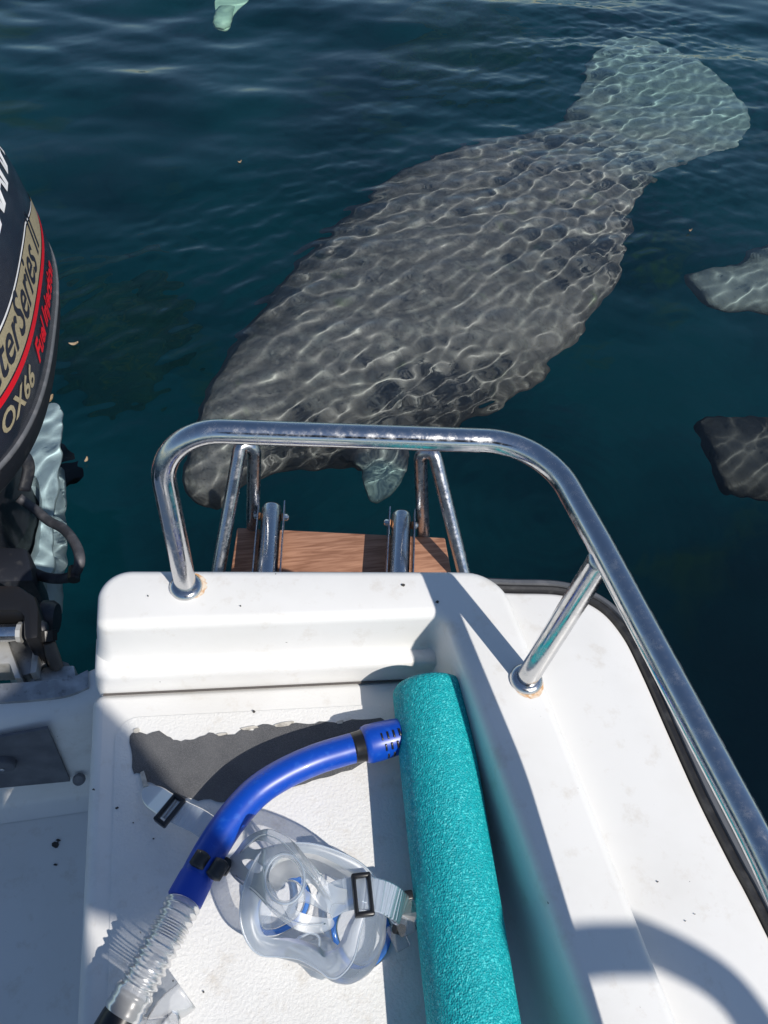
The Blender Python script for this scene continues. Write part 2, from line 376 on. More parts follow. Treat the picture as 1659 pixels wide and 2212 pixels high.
_mr = _n.new('ShaderNodeMapRange'); _mr.interpolation_type = 'SMOOTHSTEP'; _mr.inputs[1].default_value = 1.4; _mr.inputs[2].default_value = 3.1; _l.new(_ma.outputs[0], _mr.inputs[0])  # bed colour darkens towards the boat, painted in for its shade
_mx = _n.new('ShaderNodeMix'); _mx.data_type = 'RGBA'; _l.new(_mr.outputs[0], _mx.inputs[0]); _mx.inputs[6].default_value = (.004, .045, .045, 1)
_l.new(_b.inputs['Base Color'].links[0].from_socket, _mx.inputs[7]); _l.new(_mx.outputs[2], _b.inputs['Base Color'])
bx = np.linspace(-1, 1, 80); bv = []; bf = []
for j in range(80):
    for i in range(80):
        x = math.copysign(abs(bx[i]) ** 2.2, bx[i]) * 70; y = math.copysign(abs(bx[j]) ** 2.2, bx[j]) * 70 + 2
        bv.append((x, y, -2.6 + .35 * mnoise.noise((x * .5, y * .5, 3)) + .1 * mnoise.noise((x * 2, y * 2, 9))))
for j in range(79):
    for i in range(79): bf.append((j * 80 + i, j * 80 + i + 1, j * 80 + i + 81, j * 80 + i + 80))
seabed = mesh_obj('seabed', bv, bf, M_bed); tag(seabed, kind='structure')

M_alg = P('green_algae', (.05, .235, .15), .95, bump=(25, .8, .03), var=[(4, (.03, .19, .14), .4, .62), (11, (.12, .28, .11), .55, .72)])
def algae(c, r, seed):
    v = []; f = []; n1_, n2_ = 36, 9
    for j in range(n2_):
        q_ = j / (n2_ - 1)
        for i in range(n1_):
            th = 2 * math.pi * i / n1_; rr = r * q_ * (1 + .45 * mnoise.noise((math.cos(th) * 1.3, math.sin(th) * 1.3, seed)))
            x, y = c.x + rr * math.cos(th), c.y + rr * math.sin(th)
            v.append((x, y, -2.72 + (.62 + .25 * mnoise.noise((x * 3, y * 3, seed)) + .1 * mnoise.noise((x * 9, y * 9, seed))) * (1 - q_ ** 2)))
    for j in range(n2_ - 1):
        for i in range(n1_): f.append((j * n1_ + i, j * n1_ + (i + 1) % n1_, (j + 1) * n1_ + (i + 1) % n1_, (j + 1) * n1_ + i))
    return mesh_obj('algae', v, f, M_alg)
for (u, v, r_, sd_, lab) in ((215, 690, .42, 1.3, 'murky green algae patch on the bottom beside the outboard motor'), (330, 650, .3, 6.1, 'faint green algae clump on the bottom between motor and manatee'), (1010, 60, .7, 3.7, 'green algae bed on the bottom far behind the large manatee')):
    o = algae(wat(u, v, 2.4), r_, sd_); tag(o, lab, 'algae', kind='stuff')

# ================================================================== MANATEES
def skin_mat(name, tail=None, k=1.0, tcol=(.19, .26, .245), flip=None):
    m, n, l, b, o = mat(name); tc = n.new('ShaderNodeTexCoord')
    def noise(sc, det=6, w=None):
        t = n.new('ShaderNodeTexNoise'); t.inputs['Scale'].default_value = sc; t.inputs['Detail'].default_value = det; l.new(tc.outputs['Object'], t.inputs['Vector']); return t.outputs[0]
    def mix(fac, lo, hi, a, c):
        r = n.new('ShaderNodeMapRange'); r.inputs[1].default_value = lo; r.inputs[2].default_value = hi; l.new(fac, r.inputs[0])
        x = n.new('ShaderNodeMix'); x.data_type = 'RGBA'; l.new(r.outputs[0], x.inputs[0])
        if isinstance(a, tuple): x.inputs[6].default_value = (*a, 1)
        else: l.new(a, x.inputs[6])
        x.inputs[7].default_value = (*c, 1); return x.outputs[2]
    c = mix(noise(3.5), .4, .65, (.215, .19, .182), (.155, .138, .132))
    c = mix(noise(22, 8), .5, .7, c, (.27, .245, .225))
    c = mix(noise(9, 7), .62, .75, c, (.15, .16, .115))
    c = mix(noise(80, 8), .52, .72, c, (.15, .135, .128)); c = mix(noise(12, 9), .58, .70, c, (.27, .245, .225))
    sx = n.new('ShaderNodeSeparateXYZ'); l.new(tc.outputs['Object'], sx.inputs[0])          # paler tail paddle, teal water haze painted into its colour
    ad = n.new('ShaderNodeMath'); ad.operation = 'ADD'; l.new(sx.outputs[0], ad.inputs[0]); l.new(sx.outputs[1], ad.inputs[1])
    nz = n.new('ShaderNodeMath'); nz.operation = 'MULTIPLY_ADD'; l.new(noise(5), nz.inputs[0]); nz.inputs[1].default_value = 1.4; l.new(ad.outputs[0], nz.inputs[2])
    if tail: c = mix(nz.outputs[0], tail, tail + 1.5, c, tcol)
    if flip is not None:                                                                  # pale grey-green flipper
        vd = n.new('ShaderNodeVectorMath'); vd.operation = 'DISTANCE'; l.new(tc.outputs['Object'], vd.inputs[0]); vd.inputs[1].default_value = flip
        c = mix(vd.outputs['Value'], .13, .07, c, (.27, .34, .31))
    if k != 1: c = mix(noise(2), -1, -.9, c, (.065, .060, .056))  # flat dark colour stands in for light lost in deep water
    l.new(c, b.inputs['Base Color']); b.inputs['Roughness'].default_value = .75; b.inputs['Specular IOR Level'].default_value = .2
    bp = n.new('ShaderNodeBump'); bp.inputs['Strength'].default_value = .5; bp.inputs['Distance'].default_value = .012; l.new(noise(45, 7), bp.inputs['Height']); l.new(bp.outputs[0], b.inputs['Normal'])
    return m
M_skin = skin_mat('manatee_skin', 4.9, flip=tuple(wat(822, 1050, .35))); M_skin2 = skin_mat('pale_manatee_skin', -9, tcol=(.20, .22, .21)); M_skin3 = skin_mat('depth_dimmed_manatee_skin', None, .5)
def loft(secs, seg=40):
    """secs: (centre, side unit vector, half width, half height, squareness)"""
    v = []; f = []
    for c, s, w, h, e in secs:
        for k in range(seg):
            th = 2 * math.pi * k / seg; ca, sa = math.cos(th), math.sin(th)
            v.append(c + s * (w * math.copysign(abs(ca) ** e, ca)) + Vector((0, 0, 1)) * (h * math.copysign(abs(sa) ** e, sa)))
    n = len(secs)
    for i in range(n - 1):
        for k in range(seg): f.append((i * seg + k, i * seg + (k + 1) % seg, (i + 1) * seg + (k + 1) % seg, (i + 1) * seg + k))
    f.append(tuple(range(seg - 1, -1, -1))); f.append(tuple((n - 1) * seg + k for k in range(seg)))
    return v, f
def interp_secs(raw, n):
    C = catmull([r[0] for r in raw], n); SV = catmull([r[1] for r in raw], n)
    WH = catmull([Vector((r[2], r[3], r[4])) for r in raw], n)
    return [(c, s.normalized(), max(w.x, .004), max(w.y, .004), w.z) for c, s, w in zip(C, SV, WH)]
def manatee(name, raw, flippers, voxel=.014, skin=None):
    parts = [loft(interp_secs(raw, 6))]
    for fl in flippers: parts.append(loft(interp_secs(fl, 5), 20))
    v, f = join(*parts)
    o = mesh_obj(name, v, f, skin or M_skin)
    rm = o.modifiers.new('fuse', 'REMESH'); rm.mode = 'VOXEL'; rm.voxel_size = voxel; rm.use_smooth_shade = True
    sm = o.modifiers.new('smooth', 'SMOOTH'); sm.factor = .5; sm.iterations = 5
    o.cycles.is_caustics_receiver = True
    return o
# silhouette pairs read from the picture: far-side point, near-side point, depth of axis, half height
pairs = [((398, 1062), (425, 1085), .20, .03), ((398, 1012), (470, 1085), .20, .085), ((412, 950), (510, 1050), .20, .12), ((438, 865), (590, 1005), .23, .17),
         ((478, 800), (690, 985), .29, .235), ((528, 728), (800, 972), .34, .28), ((585, 645), (905, 930), .37, .32), ((655, 560), (1000, 893), .38, .335), ((745, 472), (1100, 838), .38, .335),
         ((850, 392), (1200, 758), .36, .31), ((955, 342), (1285, 660), .33, .27), ((1060, 312), (1335, 575), .29, .215), ((1150, 290), (1358, 480), .25, .15), ((1212, 255), (1385, 410), .22, .09),
         ((1248, 190), (1450, 360), .20, .055), ((1283, 112), (1535, 328), .18, .04), ((1345, 78), (1598, 300), .17, .03), ((1430, 92), (1618, 250), .16, .024), ((1500, 130), (1600, 212), .155, .018), ((1545, 160), (1570, 182), .15, .01)]
raw = []
for a_, b_, dp, hh in pairs:
    dp = dp + min(.045, hh * .2); A = wat(*a_, dp); B = wat(*b_, dp); s = (B - A); w = s.length / 2
    raw.append(((A + B) / 2 + s * .012, s.normalized(), w * 1.02, hh, .95))
fl_near = [(wat(800, 900, .36), Vector((1, .15, 0)), .10, .06, 1), (wat(818, 965, .36), Vector((1, .1, 0)), .092, .040, 1), (wat(828, 1010, .35), Vector((1, .05, 0)), .078, .030, 1), (wat(825, 1043, .35), Vector((1, .0, 0)), .056, .026, 1), (wat(812, 1074, .35), Vector((1, 0, 0)), .022, .018, 1)]
fl_far = [(wat(500, 850, .40), Vector((0, 1, 0)), .08, .05, 1), (wat(455, 880, .5), Vector((.3, 1, 0)), .085, .03, 1), (wat(430, 930, .6), Vector((.5, 1, 0)), .05, .02, 1)]
man = manatee('manatee', raw, [fl_near, fl_far])
tag(man, 'large grey manatee swimming under the surface beyond the steel rail, pale tail paddle spread', 'manatee', 'manatees around the boat')
def manatee_at(nose, heading, L, label, skin, zr=1.0):
    """same animal in plan, nose at a point, body trailing along heading"""
    hd = Vector((heading[0], heading[1], 0)).normalized(); sd = Vector((-hd.y, hd.x, 0))
    prof = [(0, .034, .014), (.012, .052, .027), (.06, .060, .042), (.13, .070, .055), (.2, .095, .085), (.3, .125, .11), (.42, .14, .12), (.55, .125, .105), (.67, .085, .065), (.75, .055, .033), (.82, .075, .02), (.9, .095, .013), (.96, .07, .009), (1, .02, .005)]
    raw = [(Vector(nose) + hd * (t * L) + Vector((0, 0, -.10 * L * min(t / .4, 1) * zr)), sd, w * L, h * L, .95) for t, w, h in prof]
    fls = []
    for sg in (-1, 1):
        b0 = Vector(nose) + hd * (.27 * L) + Vector((0, 0, -.12 * L * zr))
        fls.append([(b0 + sd * sg * .07 * L, hd, .03 * L, .02 * L, 1), (b0 + sd * sg * .12 * L + hd * .03 * L, hd, .032 * L, .01 * L, 1), (b0 + sd * sg * .15 * L + hd * .08 * L, hd, .02 * L, .006 * L, 1)])
    o = manatee('manatee', raw, fls, .016, skin); tag(o, label, 'manatee', 'manatees around the boat'); return o
manatee_at(wat(1503, 628, .30), (1, .18), 2.0, 'small pale manatee snout in open water, lighter than its dim neighbour', M_skin2)
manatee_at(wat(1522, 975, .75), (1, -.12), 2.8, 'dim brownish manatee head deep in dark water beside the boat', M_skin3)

# ================================================================== BOAT
ZB, ZS, ZD, ZF = .665, .755, .727, .30        # bench, sill and coaming, side deck, cockpit floor
boat = empty('motor_boat', (0, .1, 0)); tag(boat, 'small white fibreglass motor boat with steel rail and boarding ladder at its stern', 'boat')
BP = boat
def bobj(name, vf, m, parent=None, smooth=True, ang=35):
    o = mesh_obj(name, *vf, m, None, smooth); o.parent = parent or boat
    o.matrix_parent_inverse = Matrix.Translation((0, -.1, 0))       # boat empty sits at (0, .1, 0); parts are in world coordinates
    if parent: o.matrix_parent_inverse = Matrix.Identity(4)
    if smooth and ang: sharp(o, ang)
    return o
YB = -.75                                     # everything runs on towards the bow, under and behind the camera
V2 = lambda p: Vector((p[0], p[1], 0))
bl0, bl1 = at(203, 1510, ZB), at(156, 2200, ZB)
xl = (bl0.x + bl1.x) / 2
seamL, seamR = at(200, 1497, ZB), at(850, 1466, ZB)
seam_y = lambda x: seamL.y + (seamR.y - seamL.y) * (x - seamL.x) / (seamR.x - seamL.x)
inn0, inn1 = at(985, 1400, ZS), at(1268, 2190, ZS)
inn_x = lambda y: inn0.x + (inn1.x - inn0.x) * (y - inn0.y) / (inn1.y - inn0.y)
# bench moulding
lp = ccw(fillet([V2((xl, YB)), V2((xl, seam_y(xl) + .001)), V2((.25, seam_y(.25) + .001)), V2((.25, YB))], [0, .012, 0, 0], closed=True))
prof = roundover(.012, ZB, 6) + [(-.001, ZB - .05), (-.003, ZF - .002)]
bench = bobj('bench', molded(lp, {'a': prof}), M_gel)
# non-skid panel, a hair proud of the bench
pa = [at(262, 1545, ZB), at(845, 1512, ZB)]
nx0 = at(250, 1560, ZB).x
lp = ccw(fillet([V2((nx0, YB + .1)), V2((nx0, seam_y(nx0) - .030)), V2((.188, seam_y(.188) - .030)), V2((.196, YB + .1))], [.02, .022, .02, .02], closed=True))
bobj('non_skid_panel', molded(lp, {'a': [(.0012, ZB + .0011), (0, ZB + .0009), (-.0002, ZB - .001)]}), M_skid)
# raised sill across the stern and coaming down the side: one moulding
bk = [at(u, v, ZS) for u, v in ((300, 1226), (1000, 1229))]
bk_y = lambda x: bk[0].y + (bk[1].y - bk[0].y) * (x - bk[0].x) / (bk[1].x - bk[0].x)
o0, o1 = at(1135, 1360, ZS), at(1470, 2205, ZS)
out_x = lambda y: o0.x + (o1.x - o0.x) * (y - o0.y) / (o1.y - o0.y)
SILL_IN = .027
def pt(x, y): return Vector((x, y, 0))
ix = inn_x(seam_y(.2) + SILL_IN); sl = lambda x: seam_y(x) + SILL_IN
xs_l = at(204, 1350, ZS).x
ctrl = [pt(inn_x(YB), YB), pt(out_x(YB), YB), pt(out_x(bk_y(.28)) - .001, bk_y(.28)), pt(xs_l, bk_y(xs_l)), pt(xs_l, sl(xs_l)), pt(inn_x(sl(.2)), sl(.2))]
rads = [0, 0, .05, .048, .0125, .016]
lp = fillet(ctrl, rads, 12, closed=True); lp2 = []; 
for i, p in enumerate(lp):
    qn = lp[(i + 1) % len(lp)]; lp2.append(p); L = (qn - p).length
    for k in range(1, int(L / .03)): lp2.append(p.lerp(qn, k / int(L / .03)))
lp = lp2; tags = []
for p in lp:
    on_in = abs(p.x - inn_x(p.y)) < .004 and p.y < sl(.2) - .018
    on_sill = abs(p.y - sl(p.x)) < .006 and p.x > xs_l + .012 and p.x < inn_x(sl(.2)) - .018
    near_c = p.x > inn_x(sl(.2)) - .03 and p.x < .26 and p.y < sl(.2) + .004 and abs(p.x - out_x(p.y)) > .02
    tg = 'in' if on_in or (near_c and not on_sill) else 'sill' if on_sill else 'out'
    if tg == 'out' and p.x < xs_l + .05:
        if p.y > bk_y(xs_l) - .052: tg = ('out', 'left', min(1, max(0, (bk_y(p.x) - p.y) / .045)))
        elif p.y > sl(p.x) + .013: tg = 'left'
        else: tg = ('sill', 'left', min(1, max(0, (p.y - sl(p.x)) / .0125)))
    cxn, cyn = inn_x(sl(.2)), sl(.2)
    if p.y < cyn + .003 and p.x < cxn + .003 and p.x > cxn - .0175 and p.y > cyn - .0175 and tg in ('in', 'sill', 'out'):
        tg = ('in', 'sill', min(1, max(0, .5 + ((cxn - p.x) - (cyn - p.y)) / .03)))
    tags.append(tg)
ro = roundover(.011, ZS, 5)
P_out = ro + [(-.001, ZS - .03), (-.001, ZS - .05), (-.002, ZS - .1), (-.004, ZS - .2), (-.008, ZS - .3), (-.012, ZS - .4), (-.016, .22), (-.02, .1), (-.02, -.12)]
P_in = ro + [(-.003, ZS - .03), (-.005, ZS - .055), (-.008, ZB + .018), (-.011, ZB + .009), (-.016, ZB + .004), (-.022, ZB + .0015), (-.026, ZB + .0002), (-.026, ZB - .003), (-.026, ZB - .006)]
ro2 = roundover(.02, ZS, 5, -.004)
P_sill = ro + [(-.002, ZS - .026), (-.005, ZS - .046), (-.009, ZS - .056), (-.012, ZS - .06), (-.012, ZS - .07), (-.012, ZB + .012), (-.012, ZB + .006), (-.012, ZB + .002), (-.012, ZB)]
assert len(P_out) == len(P_in) == len(P_sill), (len(P_out), len(P_in), len(P_sill))
P_left = ro + [(-.003, ZS - .026), (-.006, ZS - .046), (-.009, ZS - .056), (-.0105, ZS - .07), (-.013, ZB + .01), (-.017, ZB - .01), (-.018, ZB - .1), (-.018, ZF), (-.018, ZF - .2)]
assert len(P_left) == len(P_out)
lxl = at(200, 1470, ZB + .033).x
lpl = ccw(fillet([pt(lxl, seam_y(lxl) + .001), pt(.235, seam_y(.235) + .001), pt(.235, seam_y(.235) + .05), pt(lxl, seam_y(lxl) + .05)], [.0105, 0, 0, 0], 8, closed=True))
bobj('sill_ledge', molded(lpl, {'a': roundover(.009, ZB + .033, 5) + [(-.0015, ZB + .012), (-.003, ZB + .002), (-.004, ZF)]}), M_gel, ang=60)
coam = bobj('coaming', molded(lp, {'out': P_out, 'in': P_in, 'sill': P_sill, 'left': P_left}, tags), M_gel, ang=50)
# dark sealant seam at the foot of the sill
sp = [Vector((x, seam_y(x) - .0032, ZB + .0010)) for x in np.linspace(xl + .012, .19, 24)]
bobj('seam', tube(sp, .0014, 6), M_seam)
# side deck outside the coaming, with its rub rail
dk = [at(u, v, ZD) for u, v in ((1100, 1277), (1215, 1282), (1292, 1312), (1345, 1368), (1388, 1450), (1450, 1590), (1512, 1727), (1580, 1862), (1649, 1994))]
dk = [V2(p) for p in dk]
edge = [pt(.262, dk[0].y + .006)] + catmull(dk + [pt(dk[-1].x + .012, -.12), pt(dk[-1].x + .014, -.4), pt(dk[-1].x + .012, YB)], 8)
lp = ccw([pt(.262, YB)] + edge)
prof = roundover(.006, ZD, 4) + [(-.001, ZD - .03), (-.005, ZD - .1), (.02, .3), (.05, -.15)]
bobj('side_deck', molded(lp, {'a': prof}), M_gel)
def rub(path, prof):
    n = len(path); v = []; f = []; m = len(prof)
    for i, p in enumerate(path):
        t = (path[min(i + 1, n - 1)] - path[max(i - 1, 0)]).normalized(); s = Vector((-t.y, t.x, 0))
        for (w, z) in prof: v.append(Vector((p.x, p.y, 0)) + s * w + Vector((0, 0, z)))
    for i in range(n - 1):
        for k in range(m): f.append((i * m + k, i * m + (k + 1) % m, (i + 1) * m + (k + 1) % m, (i + 1) * m + k))
    return v, f
e3 = [p for p in edge]
bobj('rub_rail', rub(e3, [(-.001, ZD - .004), (.001, ZD + .003), (.004, ZD + .004), (.010, ZD + .001), (.016, ZD - .004), (.020, ZD - .012), (.020, ZD - .028), (.016, ZD - .036), (.003, ZD - .038)]), M_rub)
bobj('rub_rail_insert', rub(e3, [(.0065, ZD + .001), (.008, ZD + .0055), (.012, ZD + .005), (.0175, ZD - .001), (.0185, ZD - .006), (.012, ZD - .01)]), M_rubgrey)
# hull shell port side outside, transom low part, cockpit floor and well
TY = at(0, 1540, .5).y                        # inner face of the low transom
TX0 = -1.15
floor_y = at(100, 1725, ZF).y
fl_l = ccw([pt(TX0, YB), pt(xl + .01, YB), pt(xl + .01, floor_y + .05), pt(TX0, floor_y + .05)])
bobj('cockpit_floor', molded(fl_l, {'a': [(0, ZF), (0, ZF - .02)]}), M_gel)
# low transom: rounded wall profile swept along x, curving aft where it meets the sill
def tran(x):
    e = max(0., (x - (xl - .07)) / .075); return .035 * e * e
rows = []
sec = [(-.07, ZF + .001), (-.052, ZF + .004), (-.045, ZF + .014), (-.040, ZF + .04), (-.028, .44), (-.022, .475), (-.014, .492), (0, .4985), (.012, .5), (.034, .5), (.039, .497), (.041, .49), (.041, .30), (.05, -.15)]
xsT = list(np.linspace(TX0, xl - .09, 14)) + list(np.linspace(xl - .08, xl + .012, 12))
v = []; f = []
for x in xsT:
    for dy, z in sec: v.append((x, TY + dy - .02 * (x + .3) * 0 + tran(x), z))
m_ = len(sec)
for i in range(len(xsT) - 1):
    for k in range(m_ - 1): f.append((i * m_ + k, (i + 1) * m_ + k, (i + 1) * m_ + k + 1, i * m_ + k + 1))
bobj('low_transom', (v, f), M_gel, ang=60)
def strip_y(u, v): return at(u, v, .502)
st_o = [strip_y(u, v) for u, v in ((-260, 1492), (0, 1478), (90, 1472), (153, 1464), (176, 1455), (190, 1448))]
st_i = [strip_y(u, v) for u, v in ((-260, 1532), (0, 1518), (80, 1512), (132, 1506), (165, 1497), (192, 1485))]
st_o.insert(0, Vector((-1.1, st_o[0].y - .004, .502))); st_i.insert(0, Vector((-1.1, st_i[0].y - .004, .502)))
A_, B_ = catmull(st_o, 6), catmull(st_i, 6); v = []; f = []
for a, b in zip(A_, B_):
    v += [Vector((a.x, a.y, .47)), Vector((a.x, a.y, .5035)), Vector((b.x, b.y, .5035)), Vector((b.x, b.y - .001, .4995))]
for i in range(len(A_) - 1):
    for k in range(3): f.append((i * 4 + k, i * 4 + k + 1, (i + 1) * 4 + k + 1, (i + 1) * 4 + k))
bobj('transom_trim_strip', (v, f), M_alu, ang=30)
# grey board with a round cap on the inner transom wall
wy = lambda z: TY - .040 + .012 * (z - .34) / .1 - .002
def wall_pt(u, v):
    w = ray(u, v)
    s = TY * .9
    for _ in range(30):
        p = np.array([0, 0, CAMZ]) + w * s; s += (wy(p[2]) - p[1]) / w[1]
    return Vector(np.array([0, 0, CAMZ]) + w * s)
pl = [wall_pt(u, v) for u, v in ((-60, 1598), (103, 1568), (152, 1682), (-60, 1702))]
def slab(poly, nrm, th):
    n = len(poly); nrm = Vector(nrm).normalized(); v = [p.copy() for p in poly] + [p + nrm * th for p in poly]
    return v, [tuple(range(n, 2 * n)), tuple(range(n - 1, -1, -1))] + [(i, (i + 1) % n, (i + 1) % n + n, i + n) for i in range(n)]
bobj('wall_board', slab(pl[::-1], (0, -1, .12), .004), M_plate, smooth=False)
cc = wall_pt(8, 1640); cn = Vector((0, -1, .12)).normalized()
cap = bobj('round_cap', tube([cc + cn * t for t in (.002, .010, .0125, .0135)], [.016, .016, .0145, .011], 28, up=(1, 0, 0)), M_plate)
bobj('cap_screw', tube([cc + cn * t for t in (.0125, .0150, .0155)], [.003, .003, .002], 12, up=(1, 0, 0)), M_steel)
dr = at(172, 1683, ZF + .06)
bobj('drain_fitting', tube([dr, dr + Vector((0, -.003, .006)), dr + Vector((0, -.004, .007))], [.008, .008, .006], 18), M_rubgrey)
# worn grit patch stuck on the bench
pp = [(281, 1592), (293, 1583), (318, 1588), (345, 1580), (362, 1592), (375, 1600), (392, 1603), (412, 1600), (432, 1593), (452, 1584), (468, 1589), (478, 1586), (508, 1588), (523, 1577), (548, 1580), (556, 1570), (580, 1566), (610, 1571), (640, 1563), (668, 1566), (690, 1560), (722, 1562), (735, 1567), (748, 1559), (770, 1556), (800, 1555), (822, 1552), (836, 1562), (848, 1575), (860, 1582),
      (862, 1610), (846, 1612), (800, 1640), (760, 1664), (720, 1676), (690, 1683), (660, 1694), (630, 1702), (600, 1705), (575, 1716), (548, 1718), (520, 1722), (500, 1728), (478, 1734), (455, 1727), (428, 1731), (405, 1724), (388, 1727), (372, 1720), (350, 1708), (332, 1694), (318, 1690), (303, 1672), (290, 1673), (286, 1650), (284, 1620)]
pl = []
for i in range(len(pp)):
    a, b = pp[i], pp[(i + 1) % len(pp)]
    pl.append(at(*a, ZB)); mx = (a[0] + b[0]) / 2 + random.uniform(-2.5, 2.5), (a[1] + b[1]) / 2 + random.uniform(-2.5, 2.5); pl.append(at(*mx, ZB))
bobj('grit_patch', prism(ccw(pl), ZB + .0006, ZB + .0021, 0), M_patch, smooth=False)
# pale flakes of old adhesive left along the patch's edge
M_flake = P('old_adhesive', (.55, .52, .46), .8, bump=(500, .5, .0006), var=(200, (.35, .33, .29), .45, .65))
for (u, v, w_, h_) in ((540, 1574, 20, 4), (612, 1566, 26, 5), (735, 1562, 9, 4), (296, 1580, 8, 5), (480, 1588, 12, 3), (846, 1575, 8, 4)):
    c = at(u, v, ZB); poly = []
    for k in range(11):
        th = 2 * math.pi * k / 11; rr = random.uniform(.7, 1.1); poly.append(at(u + w_ * math.cos(th) * rr, v + h_ * math.sin(th) * rr - w_ * .15 * math.cos(th), ZB))
    bobj('adhesive_flake', prism(ccw(poly), ZB + .001, ZB + .0028, 0), M_flake, smooth=False)
fk = [at(304, 1672, ZB), at(312, 1668, ZB), at(322, 1700, ZB), at(310, 1702, ZB)]
bobj('lifted_corner', prism(ccw(fk), ZB + .002, ZB + .0045, 0), M_flake, smooth=False)

# ---- stern rail
ZR = .945
rail_pts = [at(402, 1268, ZS) - Vector((0, 0, .004)), at(332, 927, ZR), at(1172, 956, ZR), at(1290, 1165, ZR - .002), at(1652, 1845, ZR - .01), Vector((at(1652, 1845, ZR).x + .012, YB, ZR - .02))]
rp = fillet(rail_pts, [0, .055, .085, .25, .5, 0], 14)
bobj('stern_rail', tube(resample(rp, .006), .0112, 28), M_steel, ang=0)
def flange(c, lean=Vector((0, 0, 1))):
    return tube([c + lean * t for t in (-.001, .002, .0045, .006)], [.0170, .0168, .015, .0122], 28)
M_rust = P('rust_stain', (.55, .30, .13), .8, var=(180, (.72, .62, .5), .35, .6))
bobj('rail_base', flange(at(402, 1268, ZS)), M_steel)
sb = at(1136, 1468, ZS); sj = min(resample(rp, .004), key=lambda p: (p - at(1289, 1196, ZR - .002)).length)
bobj('rail_post', tube(resample([sb, sb.lerp(sj, .985)], .01), .0112, 28), M_steel, ang=0)
bobj('rail_base', flange(sb), M_steel)
# far rail foot towards the bow, behind the photographer
fb = Vector((rail_pts[-1].x, YB + .06, ZD)); bobj('rail_post', tube([fb, Vector((fb.x, fb.y, ZR - .02))], .0112, 20), M_steel)
def stain(c, r0, r1, a0, a1):
    v = []; f = []
    for i in range(25):
        t = a0 + (a1 - a0) * i / 24; e = math.sin(math.pi * i / 24)
        v += [Vector((c.x + r0 * math.cos(t), c.y + r0 * math.sin(t), ZS + .0004)), Vector((c.x + (r0 + (r1 - r0) * e * random.uniform(.6, 1)) * math.cos(t), c.y + (r0 + (r1 - r0) * e * random.uniform(.6, 1)) * math.sin(t), ZS + .0003))]
    for i in range(24): f.append((2 * i, 2 * i + 1, 2 * i + 3, 2 * i + 2))
    return v, f
bobj('rust_stain', stain(at(402, 1268, ZS), .0165, .0225, -1.2, 1.4), M_rust); bobj('rust_stain', stain(sb, .0165, .0215, -2.6, -.1), M_rust)
# dark flecks of grit and old paint scattered over the mouldings
M_chip = P('dark_fleck', (.05, .045, .04), .8)
for (u, v, z, r_) in ((121, 1825, ZF, 9), (126, 1816, ZF, 5), (50, 1738, ZF, 5), (85, 1732, ZF, 4), (150, 1735, ZF, 4), (120, 1868, ZF, 4), (203, 1706, ZB, 3), (253, 1746, ZB, 4), (288, 1778, ZB, 2), (548, 1538, ZB + .001, 4), (440, 2143, ZB + .001, 3), (636, 1362, ZS, 0), (320, 1288, ZS, 2), (945, 1301, ZS, 4), (870, 1265, ZS, 4), (520, 1310, ZS, 2), (1420, 1905, ZD, 2), (1480, 1990, ZD, 1.5), (1500, 1975, ZD, 1.5), (332, 1812, ZB + .001, 2)) + tuple((random.uniform(0, 165), random.gauss(1742, 7), ZF, random.uniform(1.2, 3.2)) for _ in range(26)):
    if not r_: continue
    poly = [V2(at(u + r_ * random.uniform(.5, 1.3) * math.cos(t), v + r_ * random.uniform(.3, .9) * math.sin(t), z)) for t in np.linspace(0, 6.28, 8)[:-1]]
    bobj('fleck', prism(ccw(poly), z + .0003, z + .0016, 0), M_chip, smooth=False)
# ---- boarding ladder
ZP = .40
lad = bobj('boarding_ladder', tube([at(480, 1300, ZP - .03), at(1010, 1310, ZP - .03)], .011, 16), M_steel2)      # cross bar under the sill
def sub(name, vf, m, ang=35): return bobj(name, vf, m, lad, True, ang)
quad = [at(512, 1139, ZP), at(962, 1161, ZP), at(985, 1290, ZP), at(492, 1275, ZP)]
sub('step', prism(ccw([V2(p) for p in quad]), ZP - .024, ZP, .003), M_wood)
for (a, b1, b2, d_) in (((470, 1242), (520, 958), (550, 968), (545, 1165)), ((1004, 1248), (937, 975), (908, 980), (915, 1178))):
    pth = fillet([at(*a, ZP + .01), at(*b1, .572), at(*b2, .560), at(*d_, ZP - .03)], [0, .022, .022, 0], 10)
    sub('handle', tube(resample(pth, .006), .0108, 22), M_steel2, 0)
for (u1, v1, u0, v0) in ((587, 1098, 574, 1270), (867, 1114, 860, 1285)):
    e1, e0 = at(u1, v1, ZP + .035), at(u0, v0, ZP + .035); dv = (e1 - e0).normalized(); sd = Vector((dv.y, -dv.x, 0))
    sub('telescopic_tube', tube([e0, e1 - dv * .003, e1], [.0165, .0165, .0155], 26), M_steel)
    sub('tube_end_plug', tube([e1 - dv * .001, e1 + dv * .002, e1 + dv * .004], [.0155, .015, .010], 22), M_black)
    for sg in (-1, 1):
        c0 = e0 + sd * sg * .021; c1 = e1 + sd * sg * .021 + dv * .004
        v, f = box((c0 + c1) / 2, .0022, (c1 - c0).length, .036, .0008, Matrix.Rotation(math.atan2(-dv.x, dv.y), 3, 'Z'))
        sub('hinge_plate', (v, f), M_steel2)
        bc = e1 - dv * .018 + sd * sg * .021
        sub('bolt', tube([bc, bc + sd * sg * .005, bc + sd * sg * .0075, bc + sd * sg * .0085], [.0058, .0058, .004, .002], 8), M_steel)
        sub('washer', tube([bc - sd * sg * .0035, bc - sd * sg * .001], [.0065, .0065], 14), P('rusty_washer', (.42, .19, .08), .7) if 'rusty_washer' not in bpy.data.materials else bpy.data.materials['rusty_washer'])
